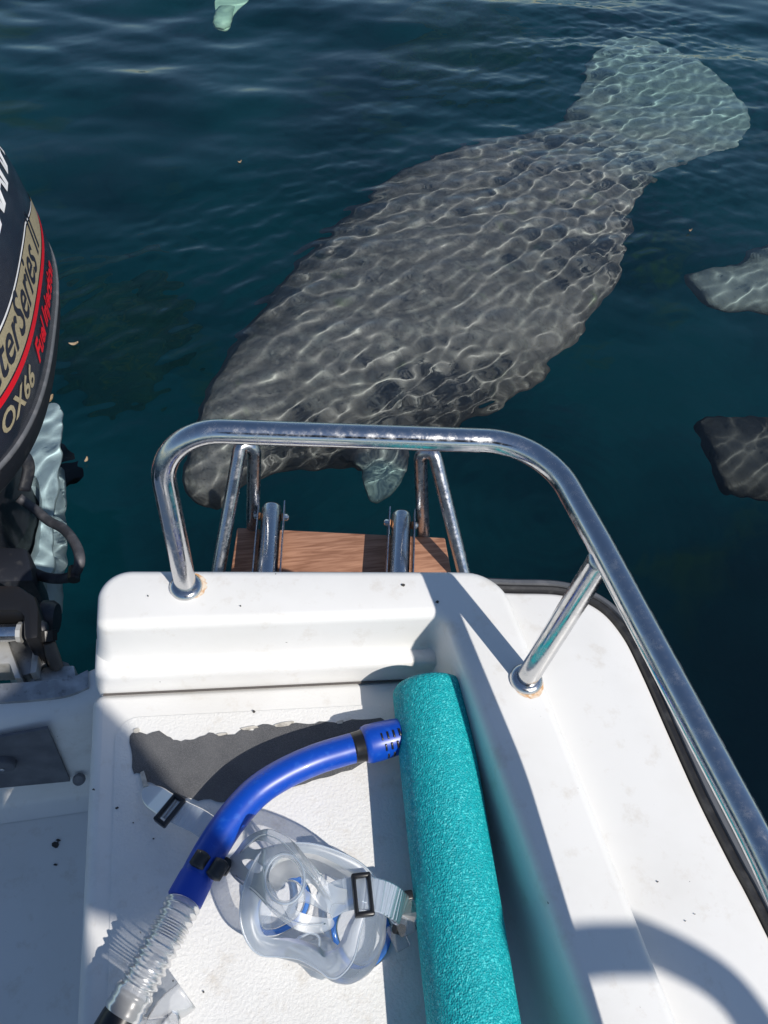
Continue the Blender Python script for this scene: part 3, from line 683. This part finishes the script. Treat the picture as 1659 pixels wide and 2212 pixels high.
# ---- unseen blockers added out of view, outline shaped to shade the left of the bench
M_shade_sheet = P('shade_sheet_navy', (.03, .05, .12), .8, bump=(300, .4, .001))
ZC = 1.95
def shade(u, v, z=ZB):
    p = at(u, v, z); k = (ZC - z) / -SUNV.z; return p - SUNV * k
sh = [(.352, -.55), (.354, -.58), (.396, -.63), (.434, -.69), (.47, -.74), (.48, -.78), (.40, -.81), (.352, -.79), (.385, -.9), (.40, -1.9), (-.6, -1.9), (-.6, -.63)]
sh += [(x, -.622 + .012 * math.sin(i * 2.1)) for i, x in enumerate(np.linspace(-.5, .29, 26))] + [(.31, -.60), (.325, -.55)]
shade_sheet = bobj('added_shade_sheet', prism(ccw([pt(p[0] + .155, p[1]) for p in sh]), ZC, ZC + .004, 0), M_shade_sheet, smooth=False)
cb = [at(u, v, z) for u, v, z in ((1180, 2075, ZS), (1240, 2058, ZS), (1330, 2050, ZS), (1440, 2062, ZS), (1540, 2110, ZD), (1640, 2230, ZD), (1700, 2400, ZD))]
ZT = 1.62
cbp = catmull([p - SUNV * ((ZT - p.z) / -SUNV.z) for p in cb], 8)  # added tube, path run back along the sun to cast a curved band
bobj('added_shade_tube', tube(cbp, .017, 14), M_alu, shade_sheet)

# ================================================================== OUTBOARD MOTOR
eng = empty('outboard_motor', (-.5, .9, .4)); tag(eng, 'dark navy outboard motor with gold and red decals mounted on the low transom', 'outboard motor')
EM = Matrix.Translation(-Vector((-.5, .9, .4)))
def eobj(name, vf, m, parent=None, smooth=True, ang=35):
    o = mesh_obj(name, *vf, m, None, smooth); o.parent = parent or eng
    o.matrix_parent_inverse = EM if not parent else Matrix.Identity(4)
    if smooth and ang: sharp(o, ang)
    return o
# cowl: superellipse plan whose size changes with height
EC = (-.520, 1.20)
prof_z = [(.39, .185, .365), (.40, .205, .388), (.425, .220, .406), (.465, .2245, .4095), (.472, .2205, .4055), (.479, .2245, .4095), (.52, .2225, .407), (.58, .214, .398), (.64, .203, .384), (.70, .188, .363), (.75, .170, .335), (.80, .142, .29), (.835, .105, .22), (.853, .06, .13), (.858, .02, .04)]
LIFT = .022; prof_z = [(z + LIFT, a, b) for z, a, b in prof_z]
pz = np.array([p[0] for p in prof_z]); pa_ = np.array([p[1] for p in prof_z]); pb_ = np.array([p[2] for p in prof_z])
NEX = 2.7
def cowl_pt(th, z, off=0):
    a = np.interp(z, pz, pa_) + off; b = np.interp(z, pz, pb_) + off; c, s = math.cos(th), math.sin(th)
    return Vector((EC[0] + a * math.copysign(abs(c) ** (2 / NEX), c), EC[1] + b * math.copysign(abs(s) ** (2 / NEX), s), z))
SEG = 96
def cowl_mesh(rows):
    v = []; f = []
    for z, a, b in rows:
        for k in range(SEG):
            th = 2 * math.pi * (k + .5) / SEG; c, s = math.cos(th), math.sin(th)
            v.append((EC[0] + a * math.copysign(abs(c) ** (2 / NEX), c), EC[1] + b * math.copysign(abs(s) ** (2 / NEX), s), z))
    for i in range(len(rows) - 1):
        for k in range(SEG): f.append((i * SEG + k, i * SEG + (k + 1) % SEG, (i + 1) * SEG + (k + 1) % SEG, (i + 1) * SEG + k))
    f.append(tuple((len(rows) - 1) * SEG + k for k in range(SEG)))
    return v, f
eobj('cowl', cowl_mesh(prof_z[4:]), M_cowl, ang=60)
eobj('lower_pan', cowl_mesh([(.36 + LIFT, .13, .30), (.375 + LIFT, .16, .335)] + prof_z[:4]), M_dark, ang=60)
eobj('cowl_seal', cowl_mesh([(z + LIFT, a, b) for z, a, b in ((.464, .221, .406), (.468, .2265, .4115), (.472, .2275, .4125), (.476, .2265, .4115), (.480, .221, .406))]), M_rubgrey, ang=0)
# decals follow the cowl side: s = metres along the port side from the bow end, z = height
ths = np.linspace(-math.pi * .5, math.pi * .5, 400); arc = [0]
pts_ = [cowl_pt(t, .56) for t in ths]
for a, b in zip(pts_, pts_[1:]): arc.append(arc[-1] + (b - a).length)
arc = np.array(arc)
def side(s, z, off=.0012): return cowl_pt(float(np.interp(s, arc, ths)), z, off)
def stripe(name, s0, s1, zlo, zhi, m, off, n=60):
    v = []; f = []
    for i in range(n + 1):
        s = s0 + (s1 - s0) * i / n
        for k in range(4):
            z = zlo(s) + (zhi(s) - zlo(s)) * k / 3; v.append(side(s, z, off))
    for i in range(n):
        for k in range(3): f.append((i * 4 + k, (i + 1) * 4 + k, (i + 1) * 4 + k + 1, i * 4 + k + 1))
    return eobj(name, (v, f), m, ang=0)
BZ = .587
sy = lambda y: float(np.interp(y, [p.y for p in pts_], arc))        # arc position of a point at that distance aft
S1 = sy(1.52)
stripe('gold_band', .06, S1, lambda s: BZ, lambda s: BZ + .058 * min(1, (S1 + .02 - s) / .25), M_gold, .0008)
stripe('red_stripe', .06, S1, lambda s: BZ - .014, lambda s: BZ - .003, M_red, .0010)
stripe('white_pinstripe', .06, S1 - .1, lambda s: BZ + .0615 * min(1, (S1 + .02 - s) / .25), lambda s: BZ + .0650 * min(1, (S1 + .02 - s) / .25), M_white, .0010)
def lettering(name, text, s0, z0, size, m, off, shear=.35, ext=0, sx=1.0):
    cu = bpy.data.curves.new(name, 'FONT'); cu.body = text; cu.size = size; cu.shear = shear; cu.offset = ext; cu.resolution_u = 3
    to = bpy.data.objects.new(name, cu); COL.objects.link(to); dg = bpy.context.evaluated_depsgraph_get()
    me = bpy.data.meshes.new_from_object(to.evaluated_get(dg)); bpy.data.objects.remove(to)
    v = [side(s0 + p.co.x * sx, z0 + p.co.y, off) for p in me.vertices]; f = [tuple(p.vertices) for p in me.polygons]; w = max(p.co.x for p in me.vertices)
    bpy.data.meshes.remove(me)
    return eobj(name, (v, f), m, ang=0), w
M_ink = P('decal_ink', (.018, .021, .034), .4)
lettering('series_lettering', 'SaltwaterSeries II', sy(.97) - .245, BZ + .012, .074, M_ink, .0016, .5, .0010, 1.15)
lettering('model_lettering', 'OX66', sy(.90), BZ - .054, .042, M_gold, .0016, .35, .0010, 1.25)
lettering('fuel_lettering', 'Fuel Injection', sy(1.065), BZ - .052, .040, M_red, .0016, .4, .0014, 1.2)
lettering('maker_lettering', 'YAMAHA', sy(1.06), .712, .09, M_white, .0016, .35, .003, 1.05)
# midsection leg down into the water
leg = [(.38, .10, .17, 1.13), (.30, .085, .15, 1.13), (.18, .065, .13, 1.15), (.05, .05, .115, 1.18), (-.06, .042, .11, 1.20), (-.17, .042, .12, 1.21)]
def legmesh(rows, x0=-.5):
    v = []; f = []; n = 28
    for z, a, b, yc in rows:
        for k in range(n):
            th = 2 * math.pi * k / n; c, s = math.cos(th), math.sin(th); v.append((x0 + a * math.copysign(abs(c) ** .8, c), yc + b * math.copysign(abs(s) ** .8, s), z))
    for i in range(len(rows) - 1):
        for k in range(n): f.append((i * n + k, (i + 1) * n + k, (i + 1) * n + (k + 1) % n, i * n + (k + 1) % n))
    return v, f
eobj('midsection', legmesh(leg), M_dark, ang=0)
M_lower = P('pale_grey_gearcase_paint', (.55, .62, .64), .5, bump=(40, .3, .002), var=(12, (.38, .43, .45), .45, .7))
lowp = [wat(u, v, .16) for u, v in ((70, 905), (92, 872), (120, 866), (134, 890), (132, 960), (128, 1030), (118, 1100), (112, 1160), (118, 1225), (95, 1245), (60, 1240), (30, 1150), (20, 1000))]
plate = eobj('cavitation_plate', prism(ccw([V2(p) for p in catmull(lowp, 4, True)]), -.178, -.16, .004), M_lower)
plate.cycles.is_caustics_receiver = True
gc = tube([Vector((-.49, y, -.36)) for y in (.85, .88, .95, 1.1, 1.3, 1.42, 1.5)], [.01, .035, .055, .062, .058, .05, .045], 20)
gcase = eobj('gearcase', join(gc, legmesh([(-.11, .035, .14, 1.22), (-.33, .03, .13, 1.18)], -.49)), M_lower, ang=0); gcase.cycles.is_caustics_receiver = True
for k in range(3):
    th = k * 2.094 + 3.14; c = Vector((-.50, 1.53, -.36)); d_ = Vector((math.cos(th), 0, math.sin(th)))
    bl = loft([(c + d_ * .03, Vector((-d_.z, .5, d_.x)).normalized(), .02, .006, 1), (c + d_ * .09, Vector((-d_.z, .5, d_.x)).normalized(), .05, .006, 1), (c + d_ * .12, Vector((-d_.z, .5, d_.x)).normalized(), .03, .004, 1)], 12)
    eobj('propeller_blade', bl, M_dark)
# rigging: bundled hose loop, clamp bracket, steering tube, tie-bolt
M_hoseb = P('black_rigging_hose', (.045, .047, .055), .55, bump=(200, .3, .001), var=(40, (.10, .10, .11), .5, .7))
lpth = catmull([at(u, v, z) for u, v, z in ((40, 1075, .36), (75, 1100, .34), (105, 1125, .34), (140, 1145, .36), (165, 1180, .38), (172, 1213, .38), (160, 1240, .36), (135, 1250, .34), (95, 1246, .32), (50, 1225, .30))], 8)
eobj('rigging_hose', tube(lpth, .0085, 14), M_hoseb, ang=0)
eobj('rigging_hose', tube([p + Vector((-.004, .008, -.010)) for p in lpth], .007, 12), M_hoseb, ang=0)
wt = lpth[48]; eobj('cable_tie', tube([wt + Vector((0, -.012, 0)), wt + Vector((0, .012, 0))], .010, 10), M_black)
tr_ = catmull([at(u, v, z) for u, v, z in ((20, 1000, .36), (48, 985, .38), (62, 1010, .36), (52, 1060, .33))], 6)
eobj('tilt_lever', tube(tr_, .012, 12, squash=.5), M_dark, ang=0)
BX = -.5
# black clamp bracket with arm
def pxbox(name, poly, z0, z1, m, bev=.003): return eobj(name, prism(ccw([V2(at(u, v, z1)) for u, v in poly]), z0, z1, bev), m)
pxbox('clamp_bracket', [(-160, 1255), (40, 1262), (75, 1285), (84, 1310), (84, 1378), (50, 1382), (48, 1330), (38, 1318), (-160, 1322)], .40, .50, M_black, .008)
pxbox('swivel_block', [(-160, 1170), (60, 1180), (75, 1255), (-160, 1262)], .22, .36, M_dark, .01)
eobj('steering_tube', tube([at(-160, 1372, .47), at(48, 1366, .47)], .0125, 20), M_steel)
eobj('steering_tube_nut', tube([at(40, 1366, .47), at(50, 1366, .47)], .0145, 10), M_alu2)
a0, a1 = at(92, 1336, .44), at(124, 1336, .44)
eobj('pivot_nut', tube([a0, a0.lerp(a1, .72), a1], [.026, .026, .022], 12), M_dark)
eobj('pivot_bolt', tube([at(82, 1358, .475), at(95, 1358, .475), at(104, 1356, .475)], [.013, .012, .008], 10), M_dark)
t0, t1 = at(103, 1385, .47), at(126, 1450, .42); N_ = 90
eobj('threaded_rod', tube(resample([t0, t1], (t1 - t0).length / N_), lambda t: .0085 + .0009 * math.sin(t * 2 * math.pi * 22), 16), P('worn_brown_steel', (.16, .14, .12), .55, .6, bump=(200, .3, .0006)), ang=0)
eobj('rod_nut', tube([t0 + Vector((0, .012, .008)), t0], [.013, .0125], 8), M_black)
eobj('rod_seat', tube([t1 + (t1 - t0).normalized() * -.004, t1 + (t1 - t0).normalized() * .006], [.016, .018], 10), M_alu)
pxbox('mount_pad', [(95, 1440), (160, 1436), (166, 1470), (90, 1486), (60, 1472)], .36, .43, M_alu, .003)
pxbox('clamp_plate', [(-160, 1392), (16, 1382), (46, 1465), (32, 1466), (20, 1433), (-160, 1438)], .40, .452, M_alu2, .002)
pxbox('clamp_web', [(18, 1384), (84, 1380), (100, 1432), (72, 1452), (50, 1460), (40, 1452)], .38, .43, M_alu, .003)
pxbox('clamp_hook', [(72, 1390), (86, 1388), (83, 1420), (78, 1452), (64, 1455), (68, 1420)], .43, .452, M_alu2, .002)

# ================================================================== THINGS ON THE BENCH
# pool noodle
NR = .0385; zc = ZB + NR + .0012
n0 = at(926, 1490, zc); n1 = at(1019, 2180, zc); nd = (n1 - n0).normalized(); nd.z = 0; n0 = n0 - nd * .004
nlen = 1.12
v = []; f = []; segs = 64; ring = []
stations = [(0.0, .012), (0.001, .014), (.0, .030), (.0015, .0355), (.005, .0378), (.010, NR)] + [(.010 + (nlen - .02) * k / 40, NR) for k in range(1, 41)] + [(nlen - .004, .037), (nlen, .030), (nlen, .012)]
sd = Vector((-nd.y, nd.x, 0))
for t, r_ in stations:
    c = n0 + nd * t
    for k in range(segs):
        th = 2 * math.pi * k / segs; rr = r_ * (1 + .006 * mnoise.noise((th * 2, t * 14, 1.3))); v.append(c + sd * (rr * math.cos(th)) + Vector((0, 0, 1)) * (rr * math.sin(th)))
K = len(stations)
for i in range(K - 1):
    for k in range(segs): f.append((i * segs + k, i * segs + (k + 1) % segs, (i + 1) * segs + (k + 1) % segs, (i + 1) * segs + k))
for k in range(segs): f.append(((K - 1) * segs + k, (K - 1) * segs + (k + 1) % segs, (k + 1) % segs, k))
noodle = mesh_obj('pool_noodle', v, f, M_foam); tag(noodle, 'teal foam pool noodle lying along the white bench beside the coaming', 'pool noodle')

# snorkel
zk = ZB + .012
sn = empty('snorkel', at(410, 1930, ZB)); tag(sn, 'blue snorkel with clear ribbed hose lying across the bench beside the mask', 'snorkel')
SM = Matrix.Translation(-Vector(sn.location))
def sobj(name, vf, m, ang=35, parent=None):
    o = mesh_obj(name, *vf, m); o.parent = parent or sn; o.matrix_parent_inverse = SM if not parent else Matrix.Identity(4)
    if ang: sharp(o, ang)
    return o
RS = .0149
tp = [(422, 1900, .040), (455, 1838, .039), (500, 1770, .038), (552, 1712, .037), (612, 1672, .037), (680, 1641, .036), (740, 1622, .036), (766, 1615, .036)]
bp_ = catmull([at(u, v, ZB + h) for u, v, h in tp], 8)
sobj('barrel', tube(bp_, RS, 26, squash=1.0), M_blue, 0)
d_ = (bp_[-1] - bp_[-2]).normalized(); e_ = bp_[-1]
sobj('collar', tube([e_ + d_ * t for t in (-.002, 0, .007, .012, .018)], [RS, RS * 1.02, RS * 1.04, RS * 1.15, RS * 1.1], 26), M_black, 0)
top = [e_ + d_ * t for t in (.009, .011, .015, .026, .042, .060, .066)]
hood = sobj('splash_guard', tube(top, [RS * 1.1, RS * 1.22, RS * 1.28, RS * 1.28, RS * 1.22, RS * 1.12, RS * .9], 28), M_blue, 0)
sl_up = Vector((0, 0, 1)); sl_s = d_.cross(sl_up).normalized()
for rowi, ang_ in enumerate((.15, .75, 1.35)):
    nn = (sl_up * math.cos(ang_) + sl_s * math.sin(ang_)); tt = d_.cross(nn)
    for k in range(5):
        c = e_ + d_ * (.026 + k * .0062 + rowi * .002) + nn * RS * 1.255
        sobj('slot', box(c, .0022, .0075, .0012, .0005, Matrix((d_, tt, nn)).transposed(), 1), M_black, 0, hood).matrix_parent_inverse = Matrix.Identity(4)
eb = bp_[0]; db = (bp_[0] - bp_[1]).normalized()
sobj('cuff', tube([eb + db * t for t in (-.004, -.002, .0, .018, .0195)], [RS * .98, RS * 1.02, RS * 1.04, RS * 1.07, RS * .99], 26), M_blue2, 30)
hp = catmull([eb + db * .016, at(384, 1975, ZB + .044), at(352, 2035, ZB + .045), at(318, 2095, ZB + .044), at(292, 2142, ZB + .041)], 22)
def ribs(t):
    w = .5 - .5 * math.cos(t * 2 * math.pi * 14.0)
    return .0132 + .0028 * w if .08 < t < .94 else .0138
sobj('ribbed_hose', tube(resample(hp, .0007), ribs, 26, caps=False), M_hose, 0)
eh = hp[-1]; dh = (hp[-1] - hp[-3]).normalized()
sobj('hose_cuff', tube([eh + dh * t for t in (-.003, 0, .003, .006, .008, .010, .014, .017)], [.0145, .0165, .0165, .0155, .0165, .0155, .0168, .016], 26, caps=False), M_hose, 0)
sobj('purge_body', tube([eh + dh * t for t in (.004, .012, .02, .034, .046, .05)], [.0135, .0145, .0158, .0165, .016, .012], 26), M_black, 30)
sobj('purge_valve', tube([eh + dh * t for t in (.044, .048, .062, .066)], [.0165, .0185, .0175, .012], 26), M_blue, 30)
mj = eh + dh * .026
mpth = catmull([mj, mj + Vector((.022, -.006, -.006)), mj + Vector((.04, -.006, -.01)), at(360, 2205, ZB + .026)], 6)
sobj('mouthpiece_neck', tube(mpth, lambda t: .0115 - .003 * math.sin(t * 3.1), 22, squash=.8), M_hose, 0)
fl_ = catmull([at(u, v, ZB + h) for u, v, h in ((330, 2245, .012), (345, 2212, .024), (368, 2180, .032), (395, 2158, .036), (403, 2150, .036))], 6)
sobj('bite_flange', band(fl_, .026, .004, (.5, -.3, .8)), M_hose, 0)
# snorkel keeper: the two black clips holding it to the mask strap
for (u, v, du, dv) in ((432, 1858, 11, -17), (470, 1878, 13, -20)):
    a, b = at(u - du, v - dv, ZB + .053), at(u + du, v + dv, ZB + .052)
    sobj('keeper_clip', tube(resample([a, a.lerp(b, .1), a.lerp(b, .9), b], .004), lambda t: .0074 * min(1, .5 + 4 * min(t, 1 - t)), 14, squash=.8), M_rub, 0)

# diving mask
mk = empty('diving_mask', at(690, 1950, ZB)); tag(mk, 'clear silicone diving mask with blue lens rims lying on the bench', 'diving mask')
MM = Matrix.Translation(-Vector(mk.location))
def kobj(name, vf, m, ang=0, parent=None):
    o = mesh_obj(name, *vf, m); o.parent = parent or mk; o.matrix_parent_inverse = MM if not parent else Matrix.Identity(4)
    if ang: sharp(o, ang)
    return o
def K(x, y, h): return at((850 + x * 850 / 1659.) * .54862, (3150 + y * 850 / 1659.) * .54862, ZB + h)   # pixels of an enlarged crop of the mask
# skirt: from the soft face edge (nearest the viewer) back down to the frame
face = [(185, 900, .052), (215, 660, .066), (330, 420, .078), (480, 345, .084), (720, 335, .084), (950, 400, .078), (1130, 500, .070), (1215, 620, .062), (1170, 800, .056), (1110, 1010, .050), (1060, 1220, .046), (960, 1350, .044), (870, 1365, .044), (780, 1300, .044), (640, 1225, .042), (480, 1205, .040), (340, 1190, .040), (240, 1090, .044)]
inner = [(330, 900, .050), (335, 700, .060), (420, 540, .070), (520, 470, .074), (720, 450, .074), (900, 520, .068), (1040, 610, .060), (1110, 690, .054), (1085, 820, .048), (1010, 960, .044), (960, 1080, .040), (900, 1150, .038), (840, 1160, .038), (780, 1120, .038), (680, 1080, .038), (560, 1060, .038), (440, 1060, .040), (360, 1020, .044)]
frame = [(420, 900, .016), (460, 740, .024), (540, 640, .032), (640, 590, .036), (780, 560, .036), (930, 600, .032), (1060, 680, .026), (1180, 790, .018), (1270, 900, .012), (1280, 1050, .008), (1230, 1200, .006), (1120, 1280, .006), (980, 1260, .006), (860, 1190, .006), (740, 1130, .006), (620, 1090, .006), (520, 1060, .008), (440, 1000, .012)]
L1 = catmull([K(*p) for p in face], 6, True); L2 = catmull([K(*p) for p in inner], 6, True); L3 = catmull([K(*p) for p in frame], 6, True)
n_ = len(L1); rowsK = []
for t in (0, .25, .5, .75, 1):
    rowsK.append([a.lerp(b, t) + Vector((0, 0, .004 * math.sin(t * 3.14))) for a, b in zip(L1, L2)])
skirt_v = [p for row in rowsK for p in row]; skirt_f = []
for i in range(4):
    for k in range(n_): skirt_f.append((i * n_ + k, i * n_ + (k + 1) % n_, (i + 1) * n_ + (k + 1) % n_, (i + 1) * n_ + k))
rows2 = []
cen = sum(L3, Vector()) / n_
for t in (0, .2, .4, .6, .8, 1):
    bul = .010 * math.sin(t * math.pi)
    rows2.append([a.lerp(b, t) + (a.lerp(b, t) - cen).normalized() * bul for a, b in zip(L1, L3)])
wall_v = [p for row in rows2 for p in row]; wall_f = []
for i in range(5):
    for k in range(n_): wall_f.append((i * n_ + k, i * n_ + (k + 1) % n_, (i + 1) * n_ + (k + 1) % n_, (i + 1) * n_ + k))
kobj('face_seal', (skirt_v, skirt_f), M_sil)
kobj('skirt', (wall_v, wall_f), M_sil2)
kobj('seal_edge', tube(L1 + L1[:1], .0009, 8, caps=False), M_sil)
# nose pocket
nz = loft([(K(700, 1110, .014), Vector((1, .1, 0)), .020, .012, 1), (K(780, 1180, .018), Vector((1, .2, 0)), .018, .014, 1), (K(850, 1290, .022), Vector((1, .3, 0)), .014, .013, 1), (K(880, 1345, .022), Vector((1, .3, 0)), .008, .008, 1)], 20)
kobj('nose_pocket', nz, M_sil)
nb = [K(560, 1120, .03), K(700, 1190, .03), K(790, 1170, .03), K(800, 1040, .03), K(720, 1020, .03), K(640, 1060, .03)]
kobj('nose_rib', tube(fillet(nb + nb[:1], [0] + [.006] * 5 + [0], 5), .0014, 8, caps=False), M_sil)
# two lenses, each a blue rim with a glass pane
def lens(pts):
    lp = catmull([K(*p) for p in pts], 8, True)
    rim = kobj('lens_rim', tube(lp + lp[:2], .0034, 10, caps=False), M_rimblue)
    c = sum(lp, Vector()) / len(lp); lp_in = [c + (p - c) * .90 for p in lp]
    kobj('inner_rim', tube(lp_in + lp_in[:2], .0012, 8, caps=False), M_sil, 0, rim)
    kobj('lens', ([p for p in lp] + [c], [(k, (k + 1) % len(lp), len(lp)) for k in range(len(lp))]), M_lens, 0, rim)
lens([(1010, 1240, .006), (930, 1100, .010), (905, 960, .016), (960, 830, .022), (1080, 770, .022), (1230, 830, .016), (1315, 950, .010), (1325, 1080, .006), (1270, 1200, .005), (1160, 1290, .005), (1080, 1290, .005)])
lens([(345, 1000, .010), (310, 860, .020), (360, 700, .030), (480, 600, .034), (620, 600, .032), (700, 700, .026), (690, 830, .018), (620, 930, .012), (500, 1000, .008), (420, 1020, .008)])
# split head strap: broad band with holes, standing above the skirt
def ring_plate(outer, holes, th, m, name):
    bm = bmesh.new(); 
    def loop(pts):
        vs = [bm.verts.new(p) for p in pts]; return [bm.edges.new((vs[i], vs[(i + 1) % len(vs)])) for i in range(len(vs))]
    ed = loop(outer)
    for h in holes: ed += loop(h)
    bmesh.ops.triangle_fill(bm, use_beauty=True, use_dissolve=False, edges=ed)
    r = bmesh.ops.extrude_face_region(bm, geom=bm.faces[:]); bmesh.ops.translate(bm, vec=(0, 0, th), verts=[x for x in r['geom'] if isinstance(x, bmesh.types.BMVert)])
    bmesh.ops.recalc_face_normals(bm, faces=bm.faces); bm.verts.index_update()
    vf = ([x.co.copy() for x in bm.verts], [tuple(x.index for x in q.verts) for q in bm.faces]); bm.free()
    return kobj(name, vf, m, 40)
def hz(x, y): return (.060 + .030 * max(0, 1 - ((x - 560) / 520.) ** 2 - ((y - 600) / 700.) ** 2)) * (.5 + .5 * min(1, max(0, (x - 60) / 330.)))
def KL(pts, n=6): return catmull([K(x, y, hz(x, y)) for x, y in pts], n, True)
st = KL([(95, 470), (150, 400), (240, 290), (380, 228), (480, 250), (590, 320), (700, 450), (800, 580), (920, 670), (1010, 700), (1000, 800), (910, 800), (880, 880), (910, 950), (870, 1000), (760, 1030), (640, 1010), (540, 950), (430, 860), (300, 720), (180, 640), (110, 560)])
holes = [KL([(600 + 190 * .66 * math.cos(t) - 70, 612 + 168 * math.sin(t)) for t in np.linspace(0, 2 * math.pi, 13)[:-1]], 3),
         KL([(200, 470), (260, 455), (350, 500), (355, 540), (320, 570), (250, 540)], 3), KL([(250, 360), (300, 320), (380, 320), (450, 360), (380, 370), (300, 385)], 3),
         KL([(690, 690), (715, 640), (760, 665), (790, 720), (750, 730)], 3), KL([(620, 850), (650, 790), (720, 800), (840, 860), (900, 890), (880, 910), (760, 900)], 3)]
strap = ring_plate(st, holes, .0022, M_sil3, 'strap')
for h in [KL([(530 + 150 * math.cos(t), 612 + 192 * math.sin(t)) for t in np.linspace(0, 2 * math.pi, 17)[:-1]], 3)]:
    kobj('strap_ridge', tube([p + Vector((0, 0, .0022)) for p in h + h[:2]], .0011, 8, caps=False), M_sil, 0, strap)
for off in (20,):
    pth = catmull([K(x, y + off, hz(x, y) + .003) for x, y in ((150, 560), (300, 680), (420, 800), (560, 900), (700, 940), (840, 930))], 6)
    kobj('strap_ridge', tube(pth, .0007, 8), M_sil3, 0, strap)
pth = catmull([K(x, y, hz(x, y) + .003) for x, y in ((190, 400), (330, 280), (450, 285), (560, 370), (680, 520), (790, 640))], 6)
kobj('strap_ridge', tube(pth, .0008, 8), M_sil3, 0, strap)
# ribbed strap ends through their buckles
def ribbed(name, pts, width, m=None):
    pth = resample(catmull([K(*p) for p in pts], 10), .0008); n = len(pth)
    return kobj(name, band(pth, width, lambda t: .0020 + .0009 * (math.sin(t * n * .0008 / .0042 * 2 * math.pi) > 0) * (t > .2), (0, 0, 1)), m or M_sil, 25)
ribbed('strap_tail', [(850, 790, .062), (950, 740, .066), (1050, 715, .070), (1150, 715, .074), (1290, 745, .072), (1390, 800, .062), (1435, 850, .046), (1425, 890, .036)], .026)
def frame_buckle(c, w_, h_, rot):
    Mx = Matrix.Rotation(rot, 3, 'Z'); parts = []
    for sx_, sy_, dx_, dy_ in ((w_, .0042, 0, h_ / 2), (w_, .0042, 0, -h_ / 2), (.0035, h_ + .004, -w_ / 2 + .002, 0), (.0035, h_ + .004, w_ / 2 - .002, 0)):
        parts.append(box(c + Mx @ Vector((dx_, dy_, 0)), sx_, sy_, .009, .0018, Mx))
    return join(*parts)
kobj('buckle', frame_buckle(K(1128, 728, .074), .017, .030, -.05), M_black, 30)
bk2 = kobj('side_buckle', box(K(1430, 880, .030), .016, .034, .010, .003, Matrix.Rotation(.2, 3, 'Z') @ Matrix.Rotation(-.6, 3, 'Y')), M_acryl, 30)
kobj('roller', tube([K(1375, 985, .026), K(1440, 1000, .022)], .0045, 12), M_black, 30)
kobj('side_button', box(K(1462, 735, .045), .012, .008, .006, .0015), M_black, 30)
kobj('buckle_arm', box(K(1400, 1050, .018), .014, .022, .006, .002, Matrix.Rotation(.3, 3, 'Z')), M_acryl, 30)
def Kp(u, v, h): return at(u, v, ZB + h)
tl = resample(catmull([Kp(500, 1822, .022), Kp(465, 1800, .024), Kp(430, 1775, .027), Kp(395, 1758, .029), Kp(365, 1742, .026), Kp(335, 1722, .016), Kp(312, 1705, .010)], 10), .0008); nt_ = len(tl)
def tailw(t): return .0225 if t < .8 else .0225 * math.sqrt(max(.03, 1 - ((t - .8) / .2) ** 2))
kobj('strap_tail', band(tl, tailw, lambda t: .0020 + .0008 * (math.sin(t * nt_ * .0008 / .0042 * 2 * math.pi) > 0) * (.15 < t < .6), (0, 0, 1)), M_sil, 25)
b1 = Kp(367, 1750, .031)
kobj('buckle', frame_buckle(b1, .014, .026, -.75), M_black, 30)
kobj('strap_keeper', box(Kp(455, 1806, .034), .012, .026, .008, .002, Matrix.Rotation(-.75, 3, 'Z')), M_black, 30)
kobj('strap_keeper', box(Kp(488, 1872, .038), .010, .014, .008, .002, Matrix.Rotation(-.75, 3, 'Z')), M_black, 30)

# ================================================================== SMALL THINGS AFLOAT
M_fin = P('pale_green_rubber', (.50, .72, .52), .5, bump=(40, .2, .002))
fo = wat(492, 22, .22); fin = empty('swim_fin', fo); tag(fin, 'pale green swim fin glimmering underwater far beyond the rail', 'swim fin')
fpl = [(-.075, .30), (-.09, .12), (-.05, -.02), (-.04, -.16), (.0, -.19), (.04, -.16), (.05, -.02), (.09, .12), (.075, .30), (.0, .27)]
fv, ff_ = prism(ccw(catmull([pt(x * .9, y) for x, y in fpl], 4, True)), -.006, .006, .002)
fb_ = mesh_obj('blade', fv, ff_, M_fin, fin); fb_.cycles.is_caustics_receiver = True
ft = mesh_obj('foot_pocket', *loft([(Vector((0, y, .018)), Vector((1, 0, 0)), w, h, 1) for y, w, h in ((-.19, .02, .012), (-.15, .042, .03), (-.06, .045, .03), (.03, .035, .014))], 16), M_fin, fin); ft.cycles.is_caustics_receiver = True
fin.rotation_euler = (.1, 0, -.25)
M_leaf = P('dry_leaf', (.42, .33, .22), .7, var=(60, (.16, .10, .04), .4, .6))
for (u, v, L, rz, lab) in ((160, 745, .024, .2, 'pale dry leaf sliver drifting beside the motor cowl'), (187, 996, .014, 1.2, 'tiny tan leaf curl floating near the motor leg'), (105, 866, .036, .9, 'orange-brown twig scrap floating against the pale gearcase'), (1490, 500, .013, .3, 'white speck of leaf floating beyond the large manatee flank'), (518, 352, .014, .5, 'pale leaf fragment floating on open rippled water')):
    c = at(u, v, .004); vv = []; ff = []
    for i in range(7):
        t = i / 6; w = L * .22 * math.sin(math.pi * (t * .94 + .03)); p = Vector(((t - .5) * L, 0, .006 * (t - .5) ** 2 * 4))
        for s_ in (-1, 0, 1): vv.append(p + Vector((0, s_ * w, .004 * abs(s_))))
    for i in range(6):
        for k in range(2): ff.append((i * 3 + k, (i + 1) * 3 + k, (i + 1) * 3 + k + 1, i * 3 + k + 1))
    o = mesh_obj('leaf', vv, ff, M_leaf); o.location = c; o.rotation_euler = (0, 0, rz); sm = o.modifiers.new('thick', 'SOLIDIFY'); sm.thickness = .0008
    tag(o, lab, 'leaf', 'leaves afloat')
